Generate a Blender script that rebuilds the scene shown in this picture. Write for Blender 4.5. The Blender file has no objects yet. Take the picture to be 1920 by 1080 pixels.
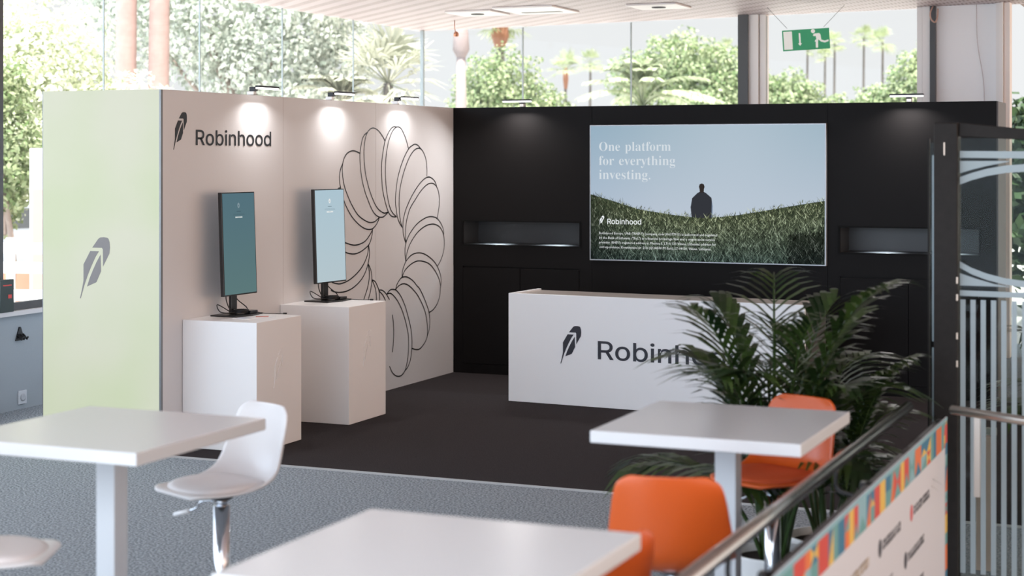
import bpy, bmesh, math, random
import numpy as np
from mathutils import Vector, Matrix

random.seed(7)
SC = bpy.context.scene
COL = SC.collection

SKY_BACK = (3.5, 4.1, 4.9)      # brightness of the sky on the sun's side
SKY_TOP = (3.4, 3.7, 4.0)       # high sky behind the viewer
SKY_SIDE = (2.1, 1.9, 1.85)     # right hand side
SKY_WARM = (3.0, 1.9, 1.2)      # low and to the right, sunlit ground
SUN = 13.0
LED_E = 0.78
LAMP_W, LAMP_B = 6.0, 16.0
# ------------------------------------------------------------ camera
cam_d = bpy.data.cameras.new('camera')
cam_d.sensor_width = 36.0
cam_d.lens = 3150 / 1920 * 36.0
cam_d.shift_y = -245 / 1920
cam_d.clip_end = 400
cam_d.dof.use_dof = True
cam_d.dof.focus_distance = 12.3
cam_d.dof.aperture_fstop = 2.4
cam = bpy.data.objects.new('camera', cam_d)
cam.location = (0, 0, 2.03)
cam.rotation_euler = (math.radians(90), 0, math.radians(23.05))
COL.objects.link(cam)
SC.camera = cam

# ------------------------------------------------------------ exposure
SC.view_settings.view_transform = 'Standard'
SC.view_settings.look = 'None'
SC.view_settings.gamma = 1.0
SC.view_settings.use_curve_mapping = False
SC.view_settings.exposure = 0.0

# ------------------------------------------------------------ sky: bright veil, brighter and bluer on the sun's side, warm towards +X
W = bpy.data.worlds.new('sky'); SC.world = W; W.use_nodes = True
wn = W.node_tree; wn.nodes.clear()
w_out = wn.nodes.new('ShaderNodeOutputWorld')
w_bg = wn.nodes.new('ShaderNodeBackground')
w_tc = wn.nodes.new('ShaderNodeTexCoord')
def w_dot(vec, lo, hi):
    d = wn.nodes.new('ShaderNodeVectorMath'); d.operation = 'DOT_PRODUCT'; d.inputs[1].default_value = vec
    wn.links.new(w_tc.outputs['Generated'], d.inputs[0])
    m = wn.nodes.new('ShaderNodeMapRange'); m.interpolation_type = 'SMOOTHSTEP'
    m.inputs['From Min'].default_value = lo; m.inputs['From Max'].default_value = hi
    wn.links.new(d.outputs['Value'], m.inputs['Value'])
    return m.outputs['Result']
def w_mix(fac, a, b):
    m = wn.nodes.new('ShaderNodeMix'); m.data_type = 'RGBA'
    wn.links.new(fac, m.inputs['Factor'])
    for k, v in ((6, a), (7, b)):
        if isinstance(v, tuple): m.inputs[k].default_value = v + (1,)
        else: wn.links.new(v, m.inputs[k])
    return m.outputs[2]
c1 = w_mix(w_dot((-0.75, -0.66, 0.1), 0.1, 0.85), (0.87, 0.885, 0.895), SKY_BACK)
c1 = w_mix(w_dot((0.0, -0.45, 0.89), 0.45, 0.95), c1, SKY_TOP)
c2 = w_mix(w_dot((0.95, -0.1, -0.1), 0.25, 0.9), c1, SKY_SIDE)
c2 = w_mix(w_dot((0.92, -0.1, -0.38), 0.6, 0.98), c2, SKY_WARM)
wn.links.new(c2, w_bg.inputs['Color']); w_bg.inputs['Strength'].default_value = 1.0
wn.links.new(w_bg.outputs[0], w_out.inputs[0])

# ------------------------------------------------------------ sun
sd = bpy.data.lights.new('sun', 'SUN'); sd.energy = SUN; sd.angle = math.radians(1.0); sd.color = (1.0, 0.96, 0.88)
sun = bpy.data.objects.new('sun', sd); COL.objects.link(sun)
sun.rotation_euler = Vector((-0.14, 0.34, -0.93)).to_track_quat('-Z', 'Y').to_euler()

# ============================================================ helpers
def tag(o, label=None, cat=None, group=None, kind=None):
    if label: o['label'] = label
    if cat: o['category'] = cat
    if group: o['group'] = group
    if kind: o['kind'] = kind
    return o

def empty(name, loc, rz=0.0, label=None, cat=None, group=None):
    o = bpy.data.objects.new(name, None); o.empty_display_size = 0.1
    o.location = loc; o.rotation_euler = (0, 0, rz); COL.objects.link(o)
    return tag(o, label, cat, group)

def copy_tree(o, parent=None):
    c = o.copy(); COL.objects.link(c)
    if parent: c.parent = parent
    for ch in list(o.children): copy_tree(ch, c)
    return c

MATS = {}
def mat(name, color=(0.8, 0.8, 0.8), rough=0.5, metal=0.0, emit=None, estr=0.0, spec=0.5, trans=0.0, bump=None, var=None, coat=0.0):
    if name in MATS: return MATS[name]
    m = bpy.data.materials.new(name); m.use_nodes = True; n = m.node_tree.nodes; l = m.node_tree.links
    b = n['Principled BSDF']
    b.inputs['Base Color'].default_value = tuple(color) + (1,)
    b.inputs['Roughness'].default_value = rough
    b.inputs['Metallic'].default_value = metal
    b.inputs['Specular IOR Level'].default_value = spec
    b.inputs['Coat Weight'].default_value = coat
    if emit:
        b.inputs['Emission Color'].default_value = tuple(emit) + (1,)
        b.inputs['Emission Strength'].default_value = estr
    tc = n.new('ShaderNodeTexCoord')
    if var:   # (scale, amount): mottled colour
        nz = n.new('ShaderNodeTexNoise'); nz.inputs['Scale'].default_value = var[0]; nz.inputs['Detail'].default_value = 4
        l.new(tc.outputs['Object'], nz.inputs['Vector'])
        mx = n.new('ShaderNodeMix'); mx.data_type = 'RGBA'
        mx.inputs[6].default_value = tuple(max(0, c * (1 - var[1])) for c in color) + (1,)
        mx.inputs[7].default_value = tuple(min(1, c * (1 + var[1])) for c in color) + (1,)
        l.new(nz.outputs['Fac'], mx.inputs['Factor']); l.new(mx.outputs[2], b.inputs['Base Color'])
    if bump:  # (scale, strength)
        nb = n.new('ShaderNodeTexNoise'); nb.inputs['Scale'].default_value = bump[0]; nb.inputs['Detail'].default_value = 3
        l.new(tc.outputs['Object'], nb.inputs['Vector'])
        bp = n.new('ShaderNodeBump'); bp.inputs['Strength'].default_value = bump[1]; bp.inputs['Distance'].default_value = 0.01
        l.new(nb.outputs['Fac'], bp.inputs['Height']); l.new(bp.outputs[0], b.inputs['Normal'])
    MATS[name] = m
    return m

def leafmat(name, c1, c2, rough=0.45, trans=0.35):
    m = bpy.data.materials.new(name); m.use_nodes = True; n = m.node_tree.nodes; l = m.node_tree.links
    n.clear(); out = n.new('ShaderNodeOutputMaterial')
    b = n.new('ShaderNodeBsdfPrincipled'); b.inputs['Roughness'].default_value = rough
    t = n.new('ShaderNodeBsdfTranslucent'); mx = n.new('ShaderNodeMixShader'); mx.inputs[0].default_value = trans
    g = n.new('ShaderNodeNewGeometry'); r = n.new('ShaderNodeMix'); r.data_type = 'RGBA'
    r.inputs[6].default_value = c1 + (1,); r.inputs[7].default_value = c2 + (1,)
    l.new(g.outputs['Random Per Island'], r.inputs['Factor'])
    l.new(r.outputs[2], b.inputs['Base Color']); l.new(r.outputs[2], t.inputs['Color'])
    l.new(b.outputs[0], mx.inputs[1]); l.new(t.outputs[0], mx.inputs[2]); l.new(mx.outputs[0], out.inputs[0])
    return m

def glassmat(name, refl=0.08, tint=(0.95, 0.98, 0.97)):
    m = bpy.data.materials.new(name); m.use_nodes = True; n = m.node_tree.nodes; l = m.node_tree.links
    n.clear(); out = n.new('ShaderNodeOutputMaterial')
    t = n.new('ShaderNodeBsdfTransparent'); t.inputs[0].default_value = tint + (1,)
    g = n.new('ShaderNodeBsdfGlossy'); g.inputs['Roughness'].default_value = 0.02
    fr = n.new('ShaderNodeLayerWeight'); fr.inputs['Blend'].default_value = 0.5
    pw = n.new('ShaderNodeMath'); pw.operation = 'POWER'; pw.inputs[1].default_value = 5.0
    l.new(fr.outputs['Facing'], pw.inputs[0])
    ml = n.new('ShaderNodeMath'); ml.operation = 'MULTIPLY_ADD'; ml.inputs[1].default_value = 0.6; ml.inputs[2].default_value = refl * 0.5
    ml.use_clamp = True
    mx = n.new('ShaderNodeMixShader')
    l.new(pw.outputs[0], ml.inputs[0]); l.new(ml.outputs[0], mx.inputs[0])
    l.new(t.outputs[0], mx.inputs[1]); l.new(g.outputs[0], mx.inputs[2]); l.new(mx.outputs[0], out.inputs[0])
    return m

class MB:
    """collects boxes, tubes, lathes and prisms into one mesh"""
    def __init__(s): s.v = []; s.f = []; s.sm = []
    def add(s, V, F, smooth=False):
        k = len(s.v); s.v += [tuple(p) for p in V]; s.f += [tuple(i + k for i in f) for f in F]; s.sm += [smooth] * len(F)
        return s
    def box(s, x0, x1, y0, y1, z0, z1):
        V = [(x, y, z) for z in (z0, z1) for y in (y0, y1) for x in (x0, x1)]
        return s.add(V, [(0, 2, 3, 1), (4, 5, 7, 6), (0, 1, 5, 4), (1, 3, 7, 5), (3, 2, 6, 7), (2, 0, 4, 6)])
    def obox(s, p, ux, uy, uz):   # oriented box, p the corner
        p, ux, uy, uz = map(Vector, (p, ux, uy, uz))
        V = [p + ux * a + uy * b + uz * c for c in (0, 1) for b in (0, 1) for a in (0, 1)]
        return s.add(V, [(0, 2, 3, 1), (4, 5, 7, 6), (0, 1, 5, 4), (1, 3, 7, 5), (3, 2, 6, 7), (2, 0, 4, 6)])
    def tube(s, pts, r, n=12, caps=True):
        pts = [Vector(p) for p in pts]; rr = r if isinstance(r, (list, tuple)) else [r] * len(pts)
        V = []; F = []; prev = None
        for i, p in enumerate(pts):
            d = (pts[min(i + 1, len(pts) - 1)] - pts[max(i - 1, 0)]).normalized()
            if prev is None:
                a = Vector((0, 0, 1)) if abs(d.z) < 0.9 else Vector((1, 0, 0)); u = d.cross(a).normalized()
            else:
                u = (prev - d * prev.dot(d)).normalized()
            prev = u; w = d.cross(u)
            for k in range(n):
                t = 2 * math.pi * k / n
                V.append(p + (u * math.cos(t) + w * math.sin(t)) * rr[i])
        for i in range(len(pts) - 1):
            for k in range(n):
                F.append((i * n + k, i * n + (k + 1) % n, (i + 1) * n + (k + 1) % n, (i + 1) * n + k))
        s.add(V, F, True)
        if caps:
            k0 = len(s.v) - len(V)
            s.f.append(tuple(k0 + k for k in reversed(range(n)))); s.sm.append(False)
            s.f.append(tuple(k0 + (len(pts) - 1) * n + k for k in range(n))); s.sm.append(False)
        return s
    def lathe(s, prof, n=32, c=(0, 0, 0)):
        V = [(c[0] + r * math.cos(2 * math.pi * k / n), c[1] + r * math.sin(2 * math.pi * k / n), c[2] + z) for r, z in prof for k in range(n)]
        F = [(i * n + k, i * n + (k + 1) % n, (i + 1) * n + (k + 1) % n, (i + 1) * n + k) for i in range(len(prof) - 1) for k in range(n)]
        return s.add(V, F, True)
    def prism(s, poly, o, u, v, w):   # poly in (u,v), extruded by vector w
        o, u, v, w = map(Vector, (o, u, v, w)); n = len(poly)
        V = [o + u * a + v * b for a, b in poly] + [o + u * a + v * b + w for a, b in poly]
        F = [tuple(range(n)), tuple(reversed(range(n, 2 * n)))] + [(i, i + n, (i + 1) % n + n, (i + 1) % n) for i in range(n)]
        return s.add(V, F)
    def build(s, name, m, parent=None, bevel=0.0, solid=0.0, seg=2, recalc=True):
        me = bpy.data.meshes.new(name); me.from_pydata(s.v, [], s.f)
        me.polygons.foreach_set('use_smooth', s.sm)
        if recalc:
            bm = bmesh.new(); bm.from_mesh(me); bmesh.ops.recalc_face_normals(bm, faces=bm.faces); bm.to_mesh(me); bm.free()
        me.materials.append(m); me.update()
        o = bpy.data.objects.new(name, me); COL.objects.link(o)
        if parent: o.parent = parent
        if solid:
            k = o.modifiers.new('thickness', 'SOLIDIFY'); k.thickness = solid
        if bevel:
            k = o.modifiers.new('bevel', 'BEVEL'); k.width = bevel; k.segments = seg; k.limit_method = 'ANGLE'; k.angle_limit = math.radians(40)
        return o

def struct(o): o['kind'] = 'structure'; return o

def glyph_text(s, D, o, u, v, mb, sx=1.0, sy=1.0, off=(0, 0, 0)):
    """adds a line of lettering to mb, from the outlines in D"""
    o = Vector(o) + Vector(off); u = Vector(u); v = Vector(v); x = 0
    for ch in s:
        if ch == ' ': x += 240; continue
        adv, V, F = D[ch]
        mb.add([o + u * ((x + a) / 1000 * sx) + v * (b / 1000 * sy) for a, b in V], F)
        x += adv
    return x / 1000 * sx

def raw(mb, name, m, parent=None, solid=0.0):
    return mb.build(name, m, parent, solid=solid, recalc=False)

# the feather emblem, width 0..0.75, height 0..1
_F = [[(300,270),(470,270),(487,290),(490,532),(603,345),(612,260),(605,190),(585,140),(560,125),(500,119),(440,124),(405,145)],
      [(265,318),(418,318),(360,395),(290,520),(225,650),(165,790),(95,993),(83,990),(120,850),(145,740),(145,510)],
      [(447,365),(455,600),(372,757),(207,822),(255,700),(310,590),(370,480),(410,420)]]
FEATHER = [[((x - 83) / 874, (993 - y) / 874) for x, y in p] for p in _F]
def feather(mb, o, u, v, size, w, asp=1.0):
    """adds the three raised pieces of the emblem"""
    for p in FEATHER:
        mb.prism([(a * size * asp, b * size) for a, b in p], o, u, v, w)
    return mb

def catmull(P, k=5):
    out = []
    for i in range(len(P) - 1):
        p0 = P[max(i - 1, 0)]; p1 = P[i]; p2 = P[i + 1]; p3 = P[min(i + 2, len(P) - 1)]
        for j in range(k):
            t = j / k
            out.append(tuple(0.5 * ((2 * p1[c]) + (-p0[c] + p2[c]) * t + (2 * p0[c] - 5 * p1[c] + 4 * p2[c] - p3[c]) * t * t + (-p0[c] + 3 * p1[c] - 3 * p2[c] + p3[c]) * t ** 3) for c in range(len(p1))))
    out.append(tuple(P[-1])); return out

# lettering outlines (advance, points, faces) in thousandths of the type size
SANS={'R':(449,[(53,-7),(53,516),(236,516),(265,514),(291,511),(315,504),(336,495),(355,483),(371,470),(385,454),(397,436),(405,417),(411,397),(415,375),(416,352),(415,329),(411,307),(405,287),(397,268),(385,251),(371,235),(355,222),(336,211),(315,202),(291,196),(265,192),(236,191),(132,191),(132,-7),(132,262),(233,262),(252,263),(268,265),(282,268),(295,273),(305,279),(314,286),(322,294),(328,304),(332,314),(335,326),(337,338),(338,352),(337,366),(335,379),(332,391),(328,402),(322,411),(314,420),(305,427),(294,433),(282,438),(268,442),(251,444),(233,445),(132,445),(349,-7),(218,236),(307,236),(440,-7)],[(0,1,55),(55,1,2),(55,2,3),(55,3,4),(55,4,5),(55,5,6),(55,6,7),(55,7,8),(55,8,9),(55,9,54),(54,9,53),(53,9,10),(0,55,29),(52,53,10),(51,52,10),(50,51,10),(50,10,11),(49,50,11),(48,49,11),(47,48,11),(47,11,12),(46,47,12),(45,46,12),(45,12,13),(44,45,13),(43,44,13),(43,13,14),(42,43,14),(41,42,14),(41,14,15),(40,41,15),(40,15,16),(39,40,16),(38,39,16),(38,16,17),(37,38,17),(36,37,17),(36,17,18),(35,36,18),(34,35,18),(33,34,18),(32,33,18),(32,18,19),(31,32,19),(30,31,19),(29,30,19),(0,29,27),(27,29,19),(27,19,20),(27,20,21),(27,21,22),(27,22,23),(27,23,24),(27,24,25),(27,25,26),(0,27,28),(56,57,58),(56,58,59)]),'o':(415,[(207,-15),(181,-14),(157,-9),(134,-1),(113,10),(94,25),(77,41),(62,60),(50,82),(40,106),(33,131),(29,158),(27,187),(29,217),(33,245),(40,270),(50,294),(62,316),(77,335),(94,352),(113,366),(134,377),(157,385),(181,390),(207,391),(233,390),(258,385),(281,377),(302,366),(322,352),(339,335),(353,316),(366,294),(375,270),(382,244),(387,217),(388,187),(387,158),(382,131),(375,106),(366,82),(353,60),(339,41),(322,25),(302,10),(281,-1),(258,-9),(233,-14),(207,53),(225,55),(240,58),(254,64),(266,71),(277,81),(286,93),(294,105),(301,120),(306,136),(309,152),(311,169),(312,187),(311,206),(309,223),(306,240),(301,256),(294,270),(286,283),(277,295),(266,305),(254,313),(240,318),(225,322),(207,323),(190,322),(175,318),(161,313),(149,305),(139,295),(129,283),(121,270),(115,256),(110,240),(106,223),(104,206),(103,187),(104,169),(106,152),(110,136),(115,120),(121,105),(129,93),(139,81),(149,71),(161,64),(175,58),(190,55)],[(23,24,25),(23,25,26),(22,23,26),(22,26,27),(21,22,27),(21,27,28),(20,21,28),(20,28,29),(19,20,29),(19,29,30),(18,19,30),(18,30,31),(17,18,72),(72,18,31),(17,72,73),(71,72,31),(17,73,74),(70,71,31),(17,74,75),(69,70,31),(16,17,75),(69,31,32),(16,75,76),(68,69,32),(16,76,77),(67,68,32),(16,77,78),(66,67,32),(15,16,78),(66,32,33),(15,78,79),(65,66,33),(15,79,80),(14,15,80),(64,65,33),(64,33,34),(14,80,81),(63,64,34),(13,14,81),(63,34,35),(13,81,82),(62,63,35),(13,82,83),(61,62,35),(12,13,83),(61,35,36),(12,83,84),(60,61,36),(12,84,85),(59,60,36),(59,36,37),(11,12,85),(58,59,37),(11,85,86),(58,37,38),(10,11,86),(57,58,38),(10,86,87),(56,57,38),(10,87,88),(56,38,39),(9,10,88),(55,56,39),(9,88,89),(55,39,40),(8,9,89),(54,55,40),(8,89,90),(53,54,40),(8,90,91),(53,40,41),(7,8,91),(52,53,41),(7,91,92),(51,52,41),(7,92,93),(50,51,41),(7,93,94),(50,41,42),(6,7,94),(49,50,42),(6,94,95),(48,49,42),(6,95,48),(6,48,42),(5,6,42),(5,42,43),(4,5,43),(4,43,44),(3,4,44),(3,44,45),(2,3,45),(2,45,46),(1,2,46),(1,46,47),(0,1,47)]),'b':(424,[(230,-15),(212,-14),(196,-12),(182,-8),(169,-2),(158,4),(148,11),(140,19),(132,27),(126,35),(121,42),(116,49),(114,52),(119,52),(119,-7),(46,-7),(46,516),(121,516),(121,326),(114,326),(116,329),(121,336),(126,343),(132,350),(139,358),(148,366),(157,372),(168,379),(181,384),(195,388),(211,391),(229,391),(253,390),(276,385),(297,377),(317,366),(335,353),(351,336),(364,317),(376,296),(385,272),(392,246),(396,218),(397,189),(396,159),(392,131),(385,105),(376,82),(365,60),(351,41),(335,24),(317,10),(297,-1),(276,-9),(253,-14),(220,54),(236,55),(250,58),(263,64),(275,71),(286,81),(295,92),(303,105),(309,119),(314,135),(318,152),(320,170),(321,189),(320,208),(318,226),(315,243),(309,259),(303,273),(295,285),(286,296),(276,306),(264,313),(251,318),(236,322),(220,323),(204,322),(190,319),(177,314),(165,306),(155,297),(146,287),(138,274),(131,260),(126,245),(123,228),(120,209),(120,189),(120,170),(123,151),(126,134),(132,118),(138,103),(146,91),(155,80),(166,71),(178,63),(190,58),(205,55)],[(15,16,17),(15,17,19),(19,17,20),(20,17,18),(30,31,32),(29,30,32),(29,32,33),(28,29,33),(28,33,34),(27,28,34),(26,27,34),(26,34,35),(25,26,35),(25,35,36),(24,25,36),(23,24,36),(23,36,37),(22,23,37),(21,22,37),(21,37,38),(20,21,38),(18,20,79),(79,20,38),(15,19,18),(15,18,88),(88,18,87),(87,18,86),(86,18,85),(85,18,84),(84,18,83),(83,18,82),(82,18,81),(81,18,80),(80,18,79),(78,79,38),(77,78,38),(76,77,38),(76,38,39),(75,76,39),(74,75,39),(73,74,39),(73,39,40),(72,73,40),(71,72,40),(71,40,41),(70,71,41),(70,41,42),(15,88,89),(69,70,42),(15,89,90),(68,69,42),(68,42,43),(15,90,91),(67,68,43),(15,91,92),(66,67,43),(66,43,44),(65,66,44),(15,92,93),(65,44,45),(64,65,45),(15,93,94),(63,64,45),(15,94,95),(63,45,46),(62,63,46),(15,95,96),(62,46,47),(61,62,47),(15,96,97),(60,61,47),(15,97,12),(12,97,98),(60,47,48),(59,60,48),(12,98,99),(58,59,48),(12,99,100),(57,58,48),(12,100,101),(57,48,49),(56,57,49),(12,101,102),(55,56,49),(12,102,55),(12,55,13),(13,55,49),(15,12,11),(14,13,10),(10,13,49),(15,11,10),(15,10,14),(9,10,49),(9,49,50),(8,9,50),(7,8,50),(7,50,51),(6,7,51),(5,6,51),(5,51,52),(4,5,52),(4,52,53),(3,4,53),(2,3,53),(2,53,54),(1,2,54),(1,54,0)]),'i':(167,[(46,-7),(46,386),(121,386),(121,-7),(84,436),(74,437),(65,439),(57,444),(49,449),(43,457),(38,465),(35,474),(34,483),(35,493),(38,502),(43,510),(49,517),(57,523),(65,527),(74,530),(84,531),(93,530),(103,527),(111,523),(119,517),(125,510),(130,502),(132,493),(133,483),(132,474),(130,465),(125,457),(119,449),(111,444),(103,439),(93,437)],[(0,1,2),(0,2,3),(19,20,21),(19,21,22),(18,19,22),(18,22,23),(17,18,23),(17,23,24),(16,17,24),(16,24,25),(15,16,25),(15,25,26),(14,15,26),(13,14,26),(13,26,27),(13,27,28),(12,13,28),(11,12,28),(11,28,29),(10,11,29),(10,29,30),(9,10,30),(9,30,31),(8,9,31),(8,31,32),(7,8,32),(7,32,33),(6,7,33),(6,33,34),(5,6,34),(5,34,35),(4,5,35)]),'n':(410,[(121,227),(121,-7),(46,-7),(46,386),(119,386),(119,280),(92,280),(106,315),(118,336),(132,354),(148,368),(166,378),(185,386),(206,390),(227,391),(247,390),(265,387),(282,382),(298,375),(313,365),(326,354),(337,340),(347,324),(354,306),(360,286),(363,264),(364,241),(364,-7),(289,-7),(289,235),(288,255),(284,272),(277,287),(268,300),(256,309),(243,316),(228,321),(210,322),(197,321),(186,319),(175,316),(164,311),(155,305),(146,298),(139,289),(132,279),(127,268),(124,256),(121,242)],[(13,14,15),(13,15,16),(12,13,16),(12,16,17),(2,3,6),(6,3,4),(6,4,7),(7,4,8),(8,4,5),(11,12,17),(11,17,18),(10,11,18),(10,18,19),(9,10,19),(9,19,20),(8,9,20),(8,20,21),(8,21,22),(5,8,42),(42,8,41),(41,8,40),(40,8,39),(39,8,38),(38,8,37),(37,8,22),(37,22,36),(36,22,23),(35,36,23),(34,35,23),(33,34,23),(33,23,24),(5,42,43),(32,33,24),(5,43,44),(5,44,45),(31,32,24),(31,24,25),(2,6,5),(2,5,46),(46,5,45),(30,31,25),(2,46,47),(30,25,26),(2,47,48),(29,30,26),(2,48,0),(29,26,27),(28,29,27),(2,0,1)]),'h':(410,[(121,227),(121,-7),(46,-7),(46,516),(121,516),(121,280),(92,280),(106,315),(118,336),(132,354),(148,368),(166,378),(185,386),(206,390),(227,391),(247,390),(265,387),(282,382),(299,375),(313,365),(326,354),(337,340),(347,324),(355,306),(360,286),(363,264),(364,241),(364,-7),(289,-7),(289,235),(288,255),(284,272),(277,287),(268,300),(256,309),(243,316),(228,321),(210,322),(197,321),(186,319),(175,316),(164,311),(155,305),(146,298),(139,289),(132,279),(127,268),(124,256),(121,242)],[(2,3,4),(2,4,6),(6,4,7),(7,4,8),(8,4,5),(13,14,15),(13,15,16),(12,13,16),(12,16,17),(11,12,17),(11,17,18),(10,11,18),(10,18,19),(9,10,19),(9,19,20),(8,9,20),(8,20,21),(8,21,22),(5,8,42),(42,8,41),(41,8,40),(40,8,39),(39,8,38),(38,8,37),(37,8,22),(37,22,36),(36,22,23),(35,36,23),(34,35,23),(33,34,23),(33,23,24),(5,42,43),(32,33,24),(5,43,44),(5,44,45),(31,32,24),(31,24,25),(2,6,5),(2,5,46),(46,5,45),(30,31,25),(2,46,47),(30,25,26),(2,47,48),(29,30,26),(2,48,0),(29,26,27),(28,29,27),(2,0,1)]),'d':(424,[(195,-15),(171,-14),(149,-9),(127,-1),(108,10),(90,24),(74,41),(60,60),(48,82),(39,105),(32,131),(28,159),(27,189),(28,218),(32,246),(39,272),(48,296),(60,317),(74,336),(90,353),(108,366),(128,377),(149,385),(172,390),(196,391),(213,391),(229,388),(244,384),(256,379),(267,372),(277,366),(285,358),(293,350),(299,343),(304,336),(309,329),(310,326),(304,326),(304,516),(379,516),(379,-7),(306,-7),(306,52),(311,52),(309,49),(304,42),(299,35),(292,27),(285,19),(276,11),(267,4),(256,-2),(243,-8),(229,-12),(213,-14),(205,54),(220,55),(234,58),(247,63),(259,71),(269,80),(279,91),(286,103),(293,118),(298,134),(302,151),(304,170),(305,189),(304,209),(302,228),(298,245),(293,260),(287,274),(279,287),(270,297),(259,306),(248,314),(235,319),(220,322),(205,323),(188,322),(174,318),(161,313),(149,306),(138,296),(129,285),(121,273),(115,259),(110,243),(106,226),(104,208),(103,189),(104,170),(106,152),(110,135),(115,119),(122,105),(130,92),(139,81),(149,71),(161,64),(174,58),(189,55)],[(37,38,34),(34,38,39),(34,39,35),(35,39,36),(36,39,40),(23,24,25),(23,25,26),(22,23,26),(22,26,27),(21,22,27),(21,27,28),(21,28,29),(20,21,29),(20,29,30),(19,20,30),(19,30,31),(19,31,32),(18,19,32),(18,32,33),(18,33,34),(17,18,34),(17,34,79),(79,34,37),(79,37,36),(79,36,78),(78,36,77),(77,36,76),(76,36,75),(75,36,74),(74,36,73),(73,36,72),(72,36,71),(71,36,70),(70,36,40),(17,79,80),(17,80,81),(17,81,82),(16,17,82),(16,82,83),(16,83,84),(16,84,85),(15,16,85),(15,85,86),(15,86,87),(14,15,87),(14,87,88),(13,14,88),(69,70,40),(13,88,89),(68,69,40),(13,89,90),(12,13,90),(67,68,40),(12,90,91),(66,67,40),(12,91,92),(11,12,92),(11,92,93),(65,66,40),(10,11,93),(10,93,94),(64,65,40),(10,94,95),(63,64,40),(9,10,95),(9,95,96),(62,63,40),(8,9,96),(8,96,97),(61,62,40),(8,97,98),(60,61,43),(43,61,40),(7,8,98),(7,98,99),(59,60,43),(7,99,100),(58,59,43),(7,100,101),(57,58,43),(6,7,101),(6,101,102),(56,57,43),(6,102,55),(55,56,43),(6,55,42),(42,55,43),(6,42,45),(45,42,41),(44,43,40),(45,44,40),(6,45,46),(41,45,40),(5,6,46),(5,46,47),(5,47,48),(4,5,48),(4,48,49),(4,49,50),(3,4,50),(3,50,51),(2,3,51),(2,51,52),(2,52,53),(1,2,53),(1,53,54),(0,1,54)])}
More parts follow.
